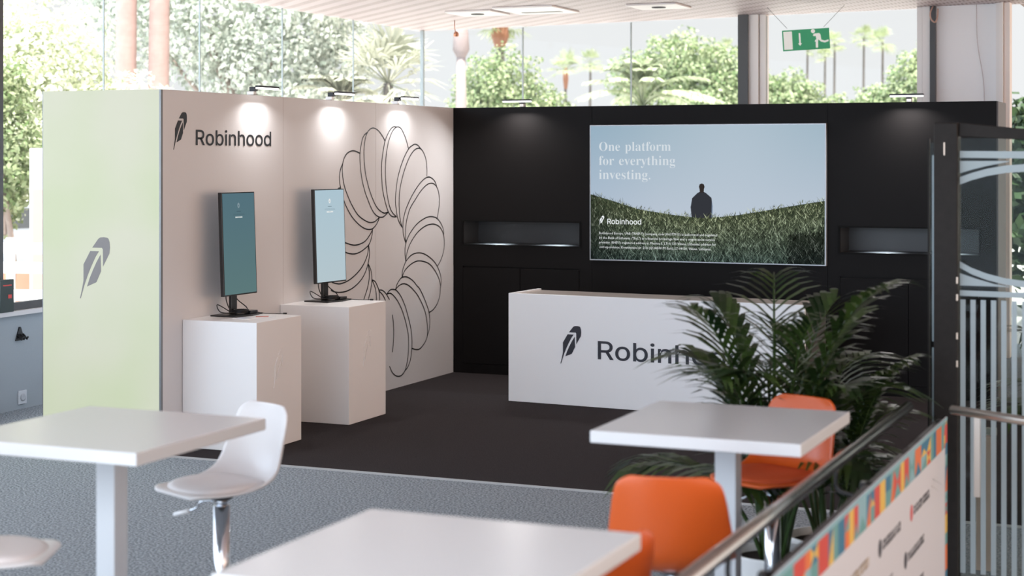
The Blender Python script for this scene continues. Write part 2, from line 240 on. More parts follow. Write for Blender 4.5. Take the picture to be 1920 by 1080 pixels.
SERIF={'O':(525,[(261,-5),(229,-3),(199,3),(171,12),(144,26),(120,42),(98,62),(79,84),(63,109),(50,136),(41,165),(35,196),(33,228),(35,260),(41,290),(50,319),(63,346),(79,371),(99,393),(121,413),(145,429),(172,443),(201,453),(232,459),(265,461),(297,459),(327,453),(355,443),(382,430),(406,414),(427,395),(446,373),(462,348),(475,321),(485,292),(491,261),(493,228),(491,196),(485,165),(475,136),(462,109),(446,84),(427,62),(404,42),(380,26),(353,12),(324,3),(293,-3),(265,6),(332,32),(372,106),(385,228),(381,293),(371,348),(352,391),(327,423),(296,442),(259,449),(192,424),(152,349),(140,228),(143,162),(154,108),(173,64),(198,32),(228,13)],[(23,24,25),(23,25,26),(22,23,26),(22,26,27),(21,22,57),(57,22,27),(21,57,58),(56,57,27),(56,27,28),(20,21,58),(55,56,28),(55,28,29),(19,20,58),(19,58,59),(54,55,29),(54,29,30),(18,19,59),(54,30,31),(17,18,59),(53,54,31),(53,31,32),(16,17,59),(16,59,60),(53,32,33),(52,53,33),(15,16,60),(52,33,34),(14,15,60),(51,52,34),(51,34,35),(13,14,60),(51,35,36),(12,13,60),(12,60,61),(51,36,37),(11,12,61),(50,51,37),(50,37,38),(10,11,61),(50,38,39),(9,10,61),(9,61,62),(50,39,40),(8,9,62),(50,40,41),(7,8,62),(7,62,63),(49,50,41),(49,41,42),(6,7,63),(6,63,64),(49,42,43),(5,6,64),(49,43,44),(4,5,64),(4,64,65),(48,49,44),(48,44,45),(3,4,65),(3,65,48),(48,45,46),(2,3,48),(2,48,46),(2,46,47),(1,2,47),(1,47,0)]),'n':(381,[(24,5),(24,11),(31,12),(41,16),(49,22),(54,31),(57,42),(58,56),(58,253),(57,267),(55,278),(50,287),(43,294),(32,298),(24,299),(24,305),(142,305),(144,257),(178,291),(208,307),(243,313),(289,302),(316,269),(325,211),(325,56),(326,42),(328,31),(333,22),(340,16),(350,12),(358,11),(358,5),(208,5),(208,11),(208,11),(226,16),(237,32),(241,55),(241,217),(240,234),(238,249),(234,260),(227,270),(216,275),(203,277),(181,272),(161,259),(142,237),(142,56),(143,42),(145,31),(150,22),(157,16),(167,12),(174,11),(174,5)],[(19,20,21),(18,19,21),(14,15,16),(14,16,13),(13,16,17),(18,21,22),(12,13,17),(11,12,17),(17,18,45),(45,18,44),(44,18,22),(10,11,17),(9,10,17),(43,44,22),(42,43,22),(17,45,46),(41,42,22),(41,22,23),(8,9,17),(40,41,23),(17,46,47),(8,17,47),(7,8,47),(39,40,23),(7,47,48),(38,39,23),(37,38,23),(37,23,24),(7,48,49),(37,24,25),(6,7,49),(36,37,25),(6,49,50),(36,25,26),(5,6,50),(35,36,26),(5,50,51),(35,26,27),(4,5,51),(4,51,52),(35,27,28),(3,4,52),(3,52,53),(35,28,29),(34,35,29),(2,3,53),(2,53,54),(34,29,30),(1,2,54),(1,54,55),(34,30,33),(33,30,31),(0,1,55),(32,33,31)]),'e':(301,[(154,-5),(130,-2),(108,4),(88,15),(70,30),(55,48),(42,71),(33,97),(27,125),(25,157),(27,187),(33,213),(43,238),(56,260),(71,278),(90,293),(111,304),(133,311),(157,313),(192,309),(221,297),(245,276),(263,249),(274,214),(277,173),(277,171),(111,171),(121,95),(151,51),(199,37),(227,42),(252,57),(270,78),(277,72),(245,31),(203,4),(111,187),(207,187),(207,215),(206,241),(203,262),(198,279),(190,292),(177,300),(161,303),(132,291),(116,257),(111,204)],[(17,18,19),(16,17,19),(16,19,44),(44,19,20),(15,16,44),(15,44,45),(43,44,20),(42,43,20),(42,20,21),(14,15,45),(41,42,21),(14,45,46),(40,41,21),(13,14,46),(40,21,22),(39,40,22),(12,13,46),(12,46,47),(39,22,23),(38,39,23),(11,12,47),(37,38,23),(37,23,24),(10,11,47),(10,47,36),(10,36,37),(10,37,24),(9,10,26),(26,10,24),(26,24,25),(9,26,27),(8,9,27),(7,8,27),(6,7,27),(6,27,28),(31,32,33),(31,33,34),(5,6,28),(30,31,34),(5,28,29),(4,5,29),(29,30,34),(4,29,34),(4,34,35),(3,4,35),(2,3,35),(2,35,0),(1,2,0)]),'p':(371,[(23,-134),(23,-129),(28,-128),(37,-126),(44,-122),(49,-116),(53,-110),(56,-102),(57,-93),(58,-80),(58,-64),(58,243),(57,262),(55,276),(51,286),(44,293),(33,298),(25,299),(25,305),(138,305),(140,252),(170,290),(197,308),(231,313),(252,311),(272,305),(289,294),(305,279),(319,261),(330,239),(338,215),(343,189),(344,160),(343,129),(338,100),(329,74),(318,51),(304,32),(288,16),(269,5),(249,-2),(227,-5),(198,0),(173,13),(144,42),(142,-58),(143,-75),(144,-89),(146,-100),(150,-110),(157,-118),(165,-123),(174,-126),(185,-127),(192,-128),(192,-134),(195,23),(216,26),(233,38),(244,57),(252,83),(257,115),(258,154),(257,192),(253,224),(246,250),(236,268),(220,280),(199,284),(177,278),(158,263),(142,237),(142,67),(156,43),(173,28)],[(22,23,24),(22,24,25),(21,22,25),(17,18,19),(17,19,16),(16,19,20),(21,25,26),(15,16,20),(21,26,27),(14,15,20),(20,21,69),(69,21,68),(68,21,27),(13,14,20),(67,68,27),(66,67,27),(66,27,28),(20,69,70),(12,13,20),(65,66,28),(20,70,71),(11,12,20),(65,28,29),(11,20,71),(64,65,29),(10,11,71),(64,29,30),(10,71,72),(63,64,30),(63,30,31),(62,63,31),(62,31,32),(62,32,33),(61,62,33),(61,33,34),(60,61,34),(60,34,35),(59,60,35),(59,35,36),(10,72,44),(44,72,73),(58,59,36),(58,36,37),(44,73,74),(10,44,45),(43,44,74),(57,58,37),(57,37,38),(43,74,56),(56,57,38),(43,56,38),(43,38,39),(42,43,39),(42,39,40),(41,42,40),(10,45,46),(9,10,46),(9,46,47),(8,9,47),(8,47,48),(7,8,48),(7,48,49),(6,7,49),(5,6,49),(5,49,50),(4,5,50),(4,50,51),(3,4,51),(3,51,52),(2,3,52),(2,52,53),(2,53,54),(1,2,54),(1,54,55),(0,1,55)]),'l':(199,[(24,5),(24,11),(31,12),(42,16),(50,22),(54,30),(57,42),(58,56),(58,398),(57,412),(55,423),(52,432),(45,439),(34,443),(26,444),(26,450),(143,450),(143,56),(144,43),(146,32),(150,23),(157,16),(167,12),(174,11),(174,5)],[(14,15,16),(14,16,13),(13,16,12),(12,16,11),(11,16,10),(10,16,17),(9,10,17),(8,9,17),(7,8,17),(7,17,18),(6,7,18),(6,18,19),(5,6,19),(5,19,20),(4,5,20),(4,20,21),(3,4,21),(3,21,22),(2,3,22),(2,22,23),(1,2,23),(1,23,24),(0,1,24)]),'a':(344,[(255,-4),(228,0),(213,13),(203,44),(165,15),(132,1),(95,-3),(75,-1),(58,5),(44,15),(34,29),(28,45),(26,63),(30,89),(44,112),(67,131),(100,150),(145,168),(204,186),(204,241),(203,259),(198,274),(191,286),(180,295),(165,299),(148,301),(122,298),(105,290),(98,274),(100,268),(104,262),(109,254),(114,245),(116,238),(117,231),(116,221),(112,213),(106,206),(98,201),(88,197),(77,196),(66,198),(56,201),(49,207),(43,215),(40,225),(38,236),(40,250),(45,263),(54,275),(65,285),(79,295),(97,302),(116,308),(138,312),(162,313),(204,310),(237,302),(260,288),(275,269),(284,243),(287,210),(287,62),(288,52),(288,44),(290,37),(293,33),(298,30),(304,29),(311,30),(317,33),(319,34),(322,29),(303,11),(280,-1),(151,28),(159,29),(167,32),(177,36),(186,42),(195,50),(204,61),(204,177),(151,156),(122,126),(113,84),(117,54),(129,35)],[(54,55,56),(53,54,56),(53,56,57),(52,53,57),(51,52,25),(25,52,57),(25,57,24),(24,57,58),(51,25,26),(23,24,58),(51,26,27),(50,51,27),(22,23,58),(50,27,28),(22,58,59),(21,22,59),(49,50,28),(48,49,28),(48,28,29),(20,21,59),(20,59,60),(48,29,30),(47,48,30),(47,30,31),(19,20,60),(47,31,32),(46,47,32),(46,32,33),(19,60,61),(18,19,61),(46,33,34),(45,46,34),(45,34,35),(44,45,35),(44,35,36),(43,44,36),(43,36,37),(18,61,62),(42,43,37),(42,37,38),(41,42,38),(41,38,39),(40,41,39),(17,18,82),(82,18,62),(17,82,83),(81,82,62),(16,17,83),(16,83,84),(15,16,84),(14,15,84),(14,84,85),(13,14,85),(12,13,85),(12,85,86),(11,12,86),(81,62,63),(80,81,63),(11,86,87),(80,63,64),(79,80,3),(3,80,64),(10,11,87),(79,3,4),(2,3,64),(2,64,65),(78,79,4),(2,65,66),(77,78,4),(10,87,75),(70,71,72),(69,70,72),(2,66,67),(76,77,4),(68,69,72),(2,67,68),(75,76,4),(9,10,75),(2,68,72),(2,72,73),(9,75,4),(9,4,5),(8,9,5),(1,2,73),(1,73,74),(7,8,5),(7,5,6),(0,1,74)]),'t':(228,[(123,-4),(100,-2),(83,4),(70,14),(61,28),(56,47),(54,71),(54,284),(26,284),(26,297),(49,320),(72,344),(92,365),(109,386),(123,404),(132,418),(139,418),(139,305),(202,305),(202,284),(139,284),(139,82),(139,69),(141,57),(145,48),(150,41),(158,36),(168,35),(185,39),(200,52),(208,67),(215,64),(193,28),(162,4)],[(14,15,16),(14,16,17),(13,14,17),(12,13,17),(11,12,17),(10,11,17),(9,10,17),(9,17,18),(9,18,19),(8,9,19),(7,8,19),(6,7,20),(20,7,19),(6,20,21),(6,21,22),(5,6,22),(5,22,23),(29,30,31),(29,31,32),(5,23,24),(28,29,32),(5,24,25),(4,5,25),(4,25,26),(27,28,32),(4,26,27),(4,27,32),(3,4,32),(3,32,33),(2,3,33),(1,2,33),(1,33,0)]),'f':(214,[(20,5),(20,11),(26,12),(35,14),(42,17),(48,21),(52,27),(55,33),(57,42),(58,55),(58,73),(58,282),(22,282),(22,305),(58,305),(58,353),(61,385),(72,411),(88,431),(111,447),(140,456),(174,459),(199,457),(220,451),(236,441),(248,429),(255,415),(258,399),(257,388),(253,378),(248,371),(241,365),(233,362),(224,361),(214,362),(206,365),(199,369),(194,375),(191,382),(190,391),(191,399),(193,408),(198,418),(199,419),(200,422),(201,424),(202,427),(203,430),(203,433),(200,442),(192,447),(180,449),(166,447),(155,442),(148,432),(145,421),(143,407),(142,390),(142,305),(198,305),(198,282),(142,282),(142,65),(143,46),(147,32),(154,21),(165,15),(180,12),(194,11),(194,5)],[(20,21,22),(20,22,23),(19,20,23),(19,23,51),(51,23,50),(50,23,24),(19,51,52),(49,50,24),(19,52,53),(18,19,53),(48,49,24),(18,53,54),(48,24,25),(47,48,25),(18,54,55),(17,18,55),(46,47,25),(46,25,26),(45,46,26),(44,45,26),(43,44,26),(17,55,56),(42,43,26),(41,42,26),(41,26,27),(16,17,56),(40,41,27),(16,56,57),(40,27,28),(39,40,28),(38,39,28),(16,57,58),(38,28,29),(15,16,58),(37,38,29),(37,29,30),(36,37,30),(36,30,31),(35,36,31),(35,31,32),(34,35,32),(34,32,33),(14,15,58),(12,13,14),(12,14,58),(12,58,59),(12,59,60),(11,12,60),(10,11,61),(61,11,60),(10,61,62),(9,10,62),(9,62,63),(8,9,63),(8,63,64),(7,8,64),(6,7,64),(6,64,65),(5,6,65),(5,65,66),(4,5,66),(3,4,66),(3,66,67),(2,3,67),(1,2,67),(1,67,68),(0,1,68),(0,68,69)]),'o':(336,[(169,-5),(141,-2),(116,5),(93,16),(73,32),(56,50),(43,73),(32,98),(26,125),(24,154),(26,184),(32,211),(43,236),(56,258),(73,277),(93,292),(116,304),(141,311),(168,313),(195,311),(220,304),(242,293),(262,278),(279,259),(293,237),(303,212),(309,184),(311,154),(309,124),(303,96),(293,71),(279,49),(262,30),(243,15),(220,4),(196,-2),(169,6),(188,9),(203,20),(214,37),(218,48),(221,63),(223,81),(224,102),(225,126),(225,154),(224,207),(220,246),(213,273),(202,290),(187,301),(169,304),(149,301),(134,290),(123,273),(116,246),(113,207),(111,155),(112,127),(113,102),(114,81),(116,63),(119,48),(123,37),(134,20),(149,9)],[(17,18,19),(17,19,20),(16,17,51),(51,17,20),(16,51,52),(50,51,20),(50,20,21),(15,16,52),(15,52,53),(49,50,21),(49,21,22),(14,15,53),(48,49,22),(14,53,54),(48,22,23),(13,14,54),(47,48,23),(13,54,55),(47,23,24),(12,13,55),(46,47,24),(12,55,56),(46,24,25),(11,12,56),(46,25,26),(10,11,56),(45,46,26),(10,56,57),(45,26,27),(9,10,57),(9,57,58),(44,45,27),(8,9,58),(44,27,28),(8,58,59),(43,44,28),(7,8,59),(43,28,29),(7,59,60),(42,43,29),(6,7,60),(42,29,30),(6,60,61),(41,42,30),(5,6,61),(41,30,31),(5,61,62),(40,41,31),(4,5,62),(40,31,32),(4,62,63),(39,40,32),(4,63,64),(38,39,32),(3,4,64),(38,32,33),(37,38,33),(3,64,65),(2,3,65),(37,33,34),(36,37,34),(2,65,36),(2,36,34),(1,2,34),(1,34,35),(0,1,35)]),'r':(287,[(24,5),(24,11),(31,12),(42,16),(50,22),(54,30),(57,42),(58,56),(58,252),(57,268),(55,280),(51,289),(43,294),(33,298),(26,298),(26,305),(140,305),(143,241),(163,268),(176,284),(190,297),(205,306),(219,311),(233,313),(249,311),(262,307),(271,300),(278,291),(282,279),(284,266),(283,255),(279,246),(274,238),(267,232),(258,229),(248,228),(238,229),(231,231),(226,235),(221,240),(216,246),(211,253),(205,260),(198,264),(189,266),(177,263),(167,256),(157,245),(150,230),(145,212),(144,192),(144,56),(145,41),(148,29),(155,21),(166,16),(179,12),(192,11),(192,5)],[(22,23,24),(22,24,25),(21,22,25),(21,25,26),(20,21,26),(14,15,16),(14,16,13),(13,16,12),(12,16,17),(20,26,27),(19,20,27),(11,12,17),(19,27,28),(10,11,17),(18,19,28),(9,10,17),(18,28,29),(17,18,45),(45,18,44),(44,18,29),(8,9,17),(44,29,30),(43,44,30),(42,43,30),(17,45,46),(41,42,30),(17,46,47),(41,30,31),(40,41,31),(7,8,17),(39,40,31),(39,31,32),(17,47,48),(7,17,48),(38,39,32),(38,32,33),(37,38,33),(37,33,34),(36,37,34),(7,48,49),(36,34,35),(7,49,50),(7,50,51),(6,7,51),(6,51,52),(5,6,52),(5,52,53),(4,5,53),(4,53,54),(3,4,54),(3,54,55),(2,3,55),(2,55,56),(1,2,56),(1,56,57),(0,1,57),(0,57,58)]),'m':(554,[(24,6),(24,11),(31,12),(41,16),(49,22),(54,31),(57,42),(58,56),(58,253),(57,267),(55,278),(50,287),(43,294),(32,298),(24,299),(24,305),(141,305),(142,254),(177,290),(206,307),(237,313),(275,307),(300,289),(319,252),(352,289),(383,307),(418,313),(462,302),(489,269),(498,211),(498,56),(499,42),(501,31),(506,22),(513,16),(523,12),(530,11),(530,5),(383,5),(383,11),(390,12),(400,16),(407,23),(412,32),(414,43),(415,56),(415,217),(414,234),(412,249),(409,260),(402,270),(391,275),(377,277),(356,273),(337,260),(319,239),(319,56),(320,43),(322,32),(326,23),(333,16),(343,12),(350,11),(350,5),(205,5),(205,11),(212,12),(222,16),(229,23),(234,32),(236,43),(237,56),(237,217),(237,234),(234,248),(231,260),(224,269),(213,275),(199,277),(177,272),(158,259),(141,237),(141,56),(142,43),(144,32),(148,23),(155,17),(165,13),(172,11),(172,5)],[(19,20,21),(25,26,27),(18,19,21),(18,21,22),(24,25,27),(14,15,16),(14,16,13),(13,16,12),(12,16,17),(24,27,28),(11,12,17),(17,18,79),(79,18,78),(78,18,22),(78,22,77),(77,22,23),(23,24,53),(53,24,52),(52,24,28),(10,11,17),(9,10,17),(51,52,28),(50,51,28),(76,77,23),(23,53,54),(17,79,80),(49,50,28),(75,76,23),(49,28,29),(8,9,17),(48,49,29),(23,54,55),(74,75,23),(17,80,81),(8,17,81),(7,8,81),(74,23,55),(47,48,29),(73,74,55),(73,55,56),(7,81,82),(46,47,29),(72,73,56),(71,72,56),(45,46,29),(45,29,30),(7,82,83),(45,30,31),(71,56,57),(70,71,57),(44,45,31),(6,7,83),(6,83,84),(70,57,58),(69,70,58),(43,44,31),(43,31,32),(5,6,84),(5,84,85),(69,58,59),(68,69,59),(42,43,32),(42,32,33),(4,5,85),(4,85,86),(68,59,60),(67,68,60),(41,42,33),(41,33,34),(3,4,86),(3,86,87),(67,60,61),(40,41,34),(66,67,61),(40,34,35),(2,3,87),(2,87,88),(66,61,62),(39,40,35),(65,66,62),(39,35,36),(1,2,88),(1,88,89),(65,62,63),(38,39,36),(64,65,63),(38,36,37),(0,1,89)]),'v':(306,[(146,-5),(43,250),(38,263),(32,275),(27,284),(19,292),(10,297),(3,298),(3,305),(158,305),(158,300),(155,300),(139,297),(127,290),(123,277),(124,273),(124,269),(125,266),(185,111),(241,251),(244,259),(246,266),(247,273),(241,288),(226,297),(209,299),(209,305),(299,305),(299,299),(291,296),(281,290),(273,282),(267,272),(261,260),(255,245),(156,-5)],[(7,8,9),(7,9,11),(11,9,10),(25,26,27),(25,27,28),(7,11,12),(24,25,28),(24,28,29),(6,7,12),(6,12,13),(5,6,13),(23,24,29),(23,29,30),(4,5,13),(23,30,31),(4,13,14),(22,23,31),(3,4,14),(22,31,32),(3,14,15),(2,3,15),(2,15,16),(21,22,32),(21,32,33),(2,16,17),(20,21,33),(2,17,18),(1,2,18),(20,33,34),(19,20,34),(18,19,34),(0,1,18),(18,34,35),(0,18,35)]),'y':(300,[(52,-135),(38,-133),(25,-129),(14,-121),(6,-111),(1,-98),(-1,-84),(0,-74),(3,-65),(9,-57),(16,-50),(25,-46),(36,-45),(45,-46),(53,-49),(60,-53),(65,-59),(68,-67),(69,-76),(69,-77),(69,-79),(69,-81),(69,-83),(68,-85),(68,-88),(70,-96),(77,-103),(86,-104),(97,-101),(108,-91),(119,-77),(125,-68),(130,-57),(134,-46),(139,-34),(142,-21),(146,-4),(41,253),(37,262),(33,271),(29,278),(25,284),(22,288),(19,292),(13,296),(5,298),(-3,299),(1,299),(1,305),(156,305),(156,299),(150,298),(141,297),(133,294),(127,290),(124,283),(123,275),(123,272),(123,268),(124,265),(125,262),(127,258),(128,255),(185,108),(236,239),(238,246),(240,253),(241,259),(242,264),(243,269),(243,274),(242,283),(238,290),(232,294),(224,297),(214,299),(208,299),(208,305),(294,305),(294,298),(289,297),(280,292),(273,284),(266,273),(260,260),(254,244),(157,-22),(146,-51),(135,-74),(125,-93),(114,-107),(104,-118),(93,-126),(81,-131),(67,-134)],[(47,48,49),(47,49,50),(76,77,78),(76,78,79),(45,46,47),(45,47,50),(75,76,79),(45,50,51),(74,75,79),(44,45,51),(44,51,52),(74,79,80),(74,80,81),(73,74,81),(44,52,53),(43,44,53),(43,53,54),(72,73,81),(72,81,82),(42,43,54),(42,54,55),(71,72,82),(41,42,55),(71,82,83),(40,41,55),(40,55,56),(70,71,83),(39,40,56),(39,56,57),(69,70,83),(69,83,84),(39,57,58),(38,39,58),(68,69,84),(38,58,59),(38,59,60),(67,68,84),(37,38,60),(37,60,61),(67,84,85),(66,67,85),(37,61,62),(37,62,63),(65,66,85),(36,37,63),(64,65,85),(64,85,86),(63,64,86),(36,63,86),(35,36,86),(34,35,86),(34,86,87),(33,34,87),(11,12,13),(11,13,14),(32,33,87),(10,11,14),(10,14,15),(9,10,15),(32,87,88),(9,15,16),(8,9,16),(31,32,88),(8,16,17),(7,8,17),(7,17,18),(30,31,88),(6,7,18),(30,88,89),(6,18,19),(29,30,89),(6,19,20),(6,20,21),(6,21,22),(6,22,23),(5,6,23),(5,23,24),(5,24,25),(28,29,89),(28,89,90),(5,25,26),(4,5,26),(27,28,90),(4,26,27),(4,27,90),(4,90,91),(3,4,91),(3,91,92),(2,3,92),(2,92,93),(1,2,93),(1,93,94),(0,1,94)]),'h':(381,[(24,5),(24,11),(31,12),(41,16),(49,22),(54,31),(57,42),(58,56),(58,399),(57,412),(55,423),(50,433),(43,439),(32,443),(24,445),(24,450),(142,450),(144,256),(178,291),(209,307),(243,313),(289,302),(316,269),(325,211),(325,56),(326,42),(328,31),(333,22),(340,16),(350,12),(358,11),(358,5),(208,5),(208,11),(208,11),(226,16),(237,32),(241,55),(241,217),(240,234),(238,249),(234,260),(227,270),(216,275),(203,277),(181,272),(161,259),(142,237),(142,56),(143,42),(145,31),(150,22),(157,16),(167,12),(174,11),(174,5)],[(14,15,16),(14,16,13),(13,16,12),(12,16,11),(11,16,17),(10,11,17),(9,10,17),(8,9,17),(7,8,17),(19,20,21),(18,19,21),(18,21,22),(17,18,45),(45,18,44),(44,18,22),(43,44,22),(42,43,22),(17,45,46),(41,42,22),(41,22,23),(40,41,23),(17,46,47),(7,17,47),(39,40,23),(7,47,48),(38,39,23),(37,38,23),(37,23,24),(7,48,49),(37,24,25),(6,7,49),(36,37,25),(6,49,50),(36,25,26),(5,6,50),(35,36,26),(5,50,51),(35,26,27),(4,5,51),(4,51,52),(35,27,28),(3,4,52),(3,52,53),(35,28,29),(34,35,29),(2,3,53),(2,53,54),(34,29,30),(1,2,54),(1,54,55),(34,30,33),(33,30,31),(0,1,55),(32,33,31)]),'i':(198,[(101,368),(89,369),(78,373),(69,380),(62,390),(57,400),(56,412),(57,425),(62,435),(69,445),(78,452),(89,456),(101,458),(113,456),(123,452),(133,445),(140,435),(144,425),(146,412),(144,400),(140,390),(132,380),(123,373),(113,369),(24,5),(24,11),(31,12),(42,16),(50,22),(54,30),(57,42),(58,56),(58,252),(57,267),(55,279),(51,288),(44,294),(34,298),(26,298),(26,305),(143,305),(143,56),(144,43),(146,32),(150,23),(157,16),(167,12),(174,11),(174,5)],[(11,12,13),(11,13,14),(10,11,14),(10,14,15),(9,10,15),(8,9,15),(8,15,16),(8,16,17),(7,8,17),(6,7,17),(6,17,18),(6,18,19),(5,6,19),(5,19,20),(4,5,20),(4,20,21),(3,4,21),(3,21,22),(2,3,22),(1,2,22),(1,22,23),(0,1,23),(38,39,40),(38,40,37),(37,40,36),(36,40,35),(35,40,34),(34,40,41),(33,34,41),(32,33,41),(31,32,41),(31,41,42),(30,31,42),(30,42,43),(29,30,43),(29,43,44),(28,29,44),(28,44,45),(27,28,45),(27,45,46),(26,27,46),(26,46,47),(25,26,47),(25,47,48),(24,25,48)]),'g':(327,[(146,-135),(107,-133),(75,-127),(50,-117),(33,-104),(23,-90),(20,-75),(25,-58),(41,-43),(79,-26),(47,-6),(34,11),(29,30),(31,45),(37,58),(46,70),(61,82),(80,94),(113,110),(61,139),(36,171),(28,213),(30,231),(35,249),(44,264),(56,278),(72,290),(90,300),(110,307),(133,311),(157,313),(183,311),(207,307),(232,299),(311,299),(311,273),(258,273),(276,245),(283,225),(286,203),(284,186),(279,169),(271,154),(261,141),(247,130),(231,121),(213,114),(194,110),(172,108),(167,108),(162,109),(157,109),(152,109),(147,110),(141,110),(130,108),(119,105),(109,99),(101,91),(97,81),(95,71),(101,55),(117,46),(141,44),(175,44),(208,43),(235,40),(257,35),(275,28),(288,20),(298,10),(305,-3),(309,-19),(310,-37),(306,-65),(292,-89),(269,-108),(237,-123),(196,-132),(157,119),(174,121),(187,130),(195,143),(201,161),(204,184),(205,211),(204,238),(201,261),(195,278),(187,292),(174,300),(157,302),(141,300),(128,292),(119,279),(113,261),(110,238),(109,211),(110,184),(113,161),(119,143),(128,130),(141,121),(161,-122),(219,-116),(256,-98),(269,-66),(267,-53),(261,-43),(252,-36),(239,-32),(224,-30),(205,-29),(95,-29),(79,-42),(71,-56),(68,-73),(70,-86),(79,-98),(92,-108),(110,-116),(133,-120)],[(29,30,31),(28,29,31),(28,31,32),(27,28,32),(27,32,91),(91,32,33),(27,91,92),(90,91,33),(26,27,92),(89,90,33),(26,92,93),(89,33,34),(89,34,35),(26,93,94),(88,89,35),(25,26,94),(25,94,95),(87,88,36),(36,88,35),(24,25,95),(87,36,37),(23,24,95),(23,95,96),(86,87,37),(22,23,96),(86,37,38),(22,96,97),(85,86,38),(21,22,97),(85,38,39),(20,21,97),(84,85,39),(20,97,98),(84,39,40),(84,40,41),(83,84,41),(20,98,99),(19,20,99),(83,41,42),(82,83,42),(19,99,100),(82,42,43),(81,82,43),(19,100,101),(81,43,44),(18,19,101),(80,81,44),(18,101,102),(80,44,45),(18,102,79),(79,80,45),(79,45,46),(18,79,46),(18,46,47),(17,18,55),(55,18,54),(54,18,47),(54,47,53),(53,47,52),(52,47,48),(51,52,48),(50,51,48),(49,50,48),(17,55,56),(17,56,57),(17,57,58),(16,17,58),(16,58,59),(15,16,59),(15,59,60),(15,60,61),(14,15,61),(13,14,61),(13,61,62),(13,62,63),(12,13,63),(12,63,64),(12,64,65),(12,65,66),(12,66,67),(12,67,68),(11,12,68),(11,68,69),(11,69,70),(10,11,70),(10,70,71),(10,71,72),(9,10,72),(9,72,112),(112,72,111),(111,72,73),(8,9,113),(113,9,112),(8,113,114),(110,111,73),(109,110,73),(108,109,73),(108,73,74),(8,114,115),(7,8,115),(107,108,74),(106,107,74),(7,115,116),(6,7,116),(106,74,75),(105,106,75),(6,116,117),(5,6,117),(5,117,118),(105,75,76),(4,5,118),(104,105,76),(4,118,119),(3,4,119),(104,76,77),(3,119,120),(3,120,121),(103,104,77),(2,3,121),(2,121,103),(2,103,77),(2,77,78),(1,2,78),(1,78,0)]),'s':(288,[(151,-5),(133,-3),(112,2),(89,11),(84,13),(79,14),(73,14),(61,12),(52,5),(48,-3),(41,-3),(41,100),(49,100),(56,77),(68,54),(83,35),(100,21),(120,12),(140,9),(157,11),(171,15),(182,22),(191,32),(196,45),(198,59),(193,79),(180,96),(159,110),(109,134),(88,146),(72,159),(59,173),(50,187),(44,203),(42,220),(45,246),(54,268),(69,287),(88,302),(112,310),(141,313),(148,313),(156,312),(165,311),(175,308),(185,306),(197,302),(205,301),(208,300),(210,300),(213,299),(222,301),(230,308),(233,314),(238,314),(238,227),(232,227),(225,246),(214,266),(200,281),(184,293),(167,299),(149,302),(135,300),(123,297),(112,290),(105,281),(101,271),(99,259),(101,248),(105,237),(111,229),(120,221),(131,214),(144,207),(189,185),(209,173),(225,161),(237,148),(245,134),(250,116),(252,95),(249,66),(239,42),(224,22),(204,7),(180,-2)],[(52,53,54),(52,54,55),(39,40,41),(39,41,42),(39,42,43),(39,43,44),(38,39,44),(38,44,45),(51,52,55),(38,45,46),(38,46,62),(62,46,47),(38,62,63),(61,62,47),(37,38,63),(50,51,55),(61,47,48),(37,63,64),(61,48,49),(61,49,50),(60,61,50),(60,50,59),(59,50,58),(58,50,55),(37,64,65),(37,65,66),(36,37,66),(36,66,67),(36,67,68),(35,36,68),(57,58,55),(35,68,69),(35,69,70),(56,57,55),(34,35,70),(34,70,71),(34,71,72),(34,72,73),(33,34,73),(33,73,74),(33,74,75),(32,33,75),(31,32,75),(31,75,76),(31,76,77),(30,31,77),(30,77,78),(29,30,78),(29,78,79),(28,29,79),(27,28,79),(27,79,80),(27,80,81),(26,27,81),(10,11,12),(10,12,13),(25,26,81),(25,81,82),(24,25,82),(10,13,14),(24,82,83),(23,24,83),(10,14,15),(22,23,83),(22,83,84),(10,15,7),(7,15,16),(21,22,84),(20,21,84),(20,84,85),(7,16,6),(6,16,17),(19,20,85),(5,6,17),(4,5,17),(3,4,17),(3,17,18),(10,7,8),(2,3,18),(18,19,85),(2,18,85),(2,85,86),(10,8,9),(1,2,86),(1,86,0)]),'.':(180,[(89,-4),(80,-3),(72,0),(64,5),(59,13),(55,23),(54,36),(55,50),(59,60),(64,67),(71,72),(80,75),(89,76),(99,75),(108,72),(116,67),(121,60),(125,50),(126,36),(125,23),(121,13),(115,5),(108,0),(99,-3)],[(11,12,13),(10,11,13),(10,13,14),(9,10,14),(9,14,15),(8,9,15),(8,15,16),(7,8,16),(7,16,17),(6,7,17),(6,17,18),(6,18,19),(5,6,19),(5,19,20),(4,5,20),(4,20,21),(3,4,21),(3,21,22),(2,3,22),(2,22,23),(1,2,23),(1,23,0)])}

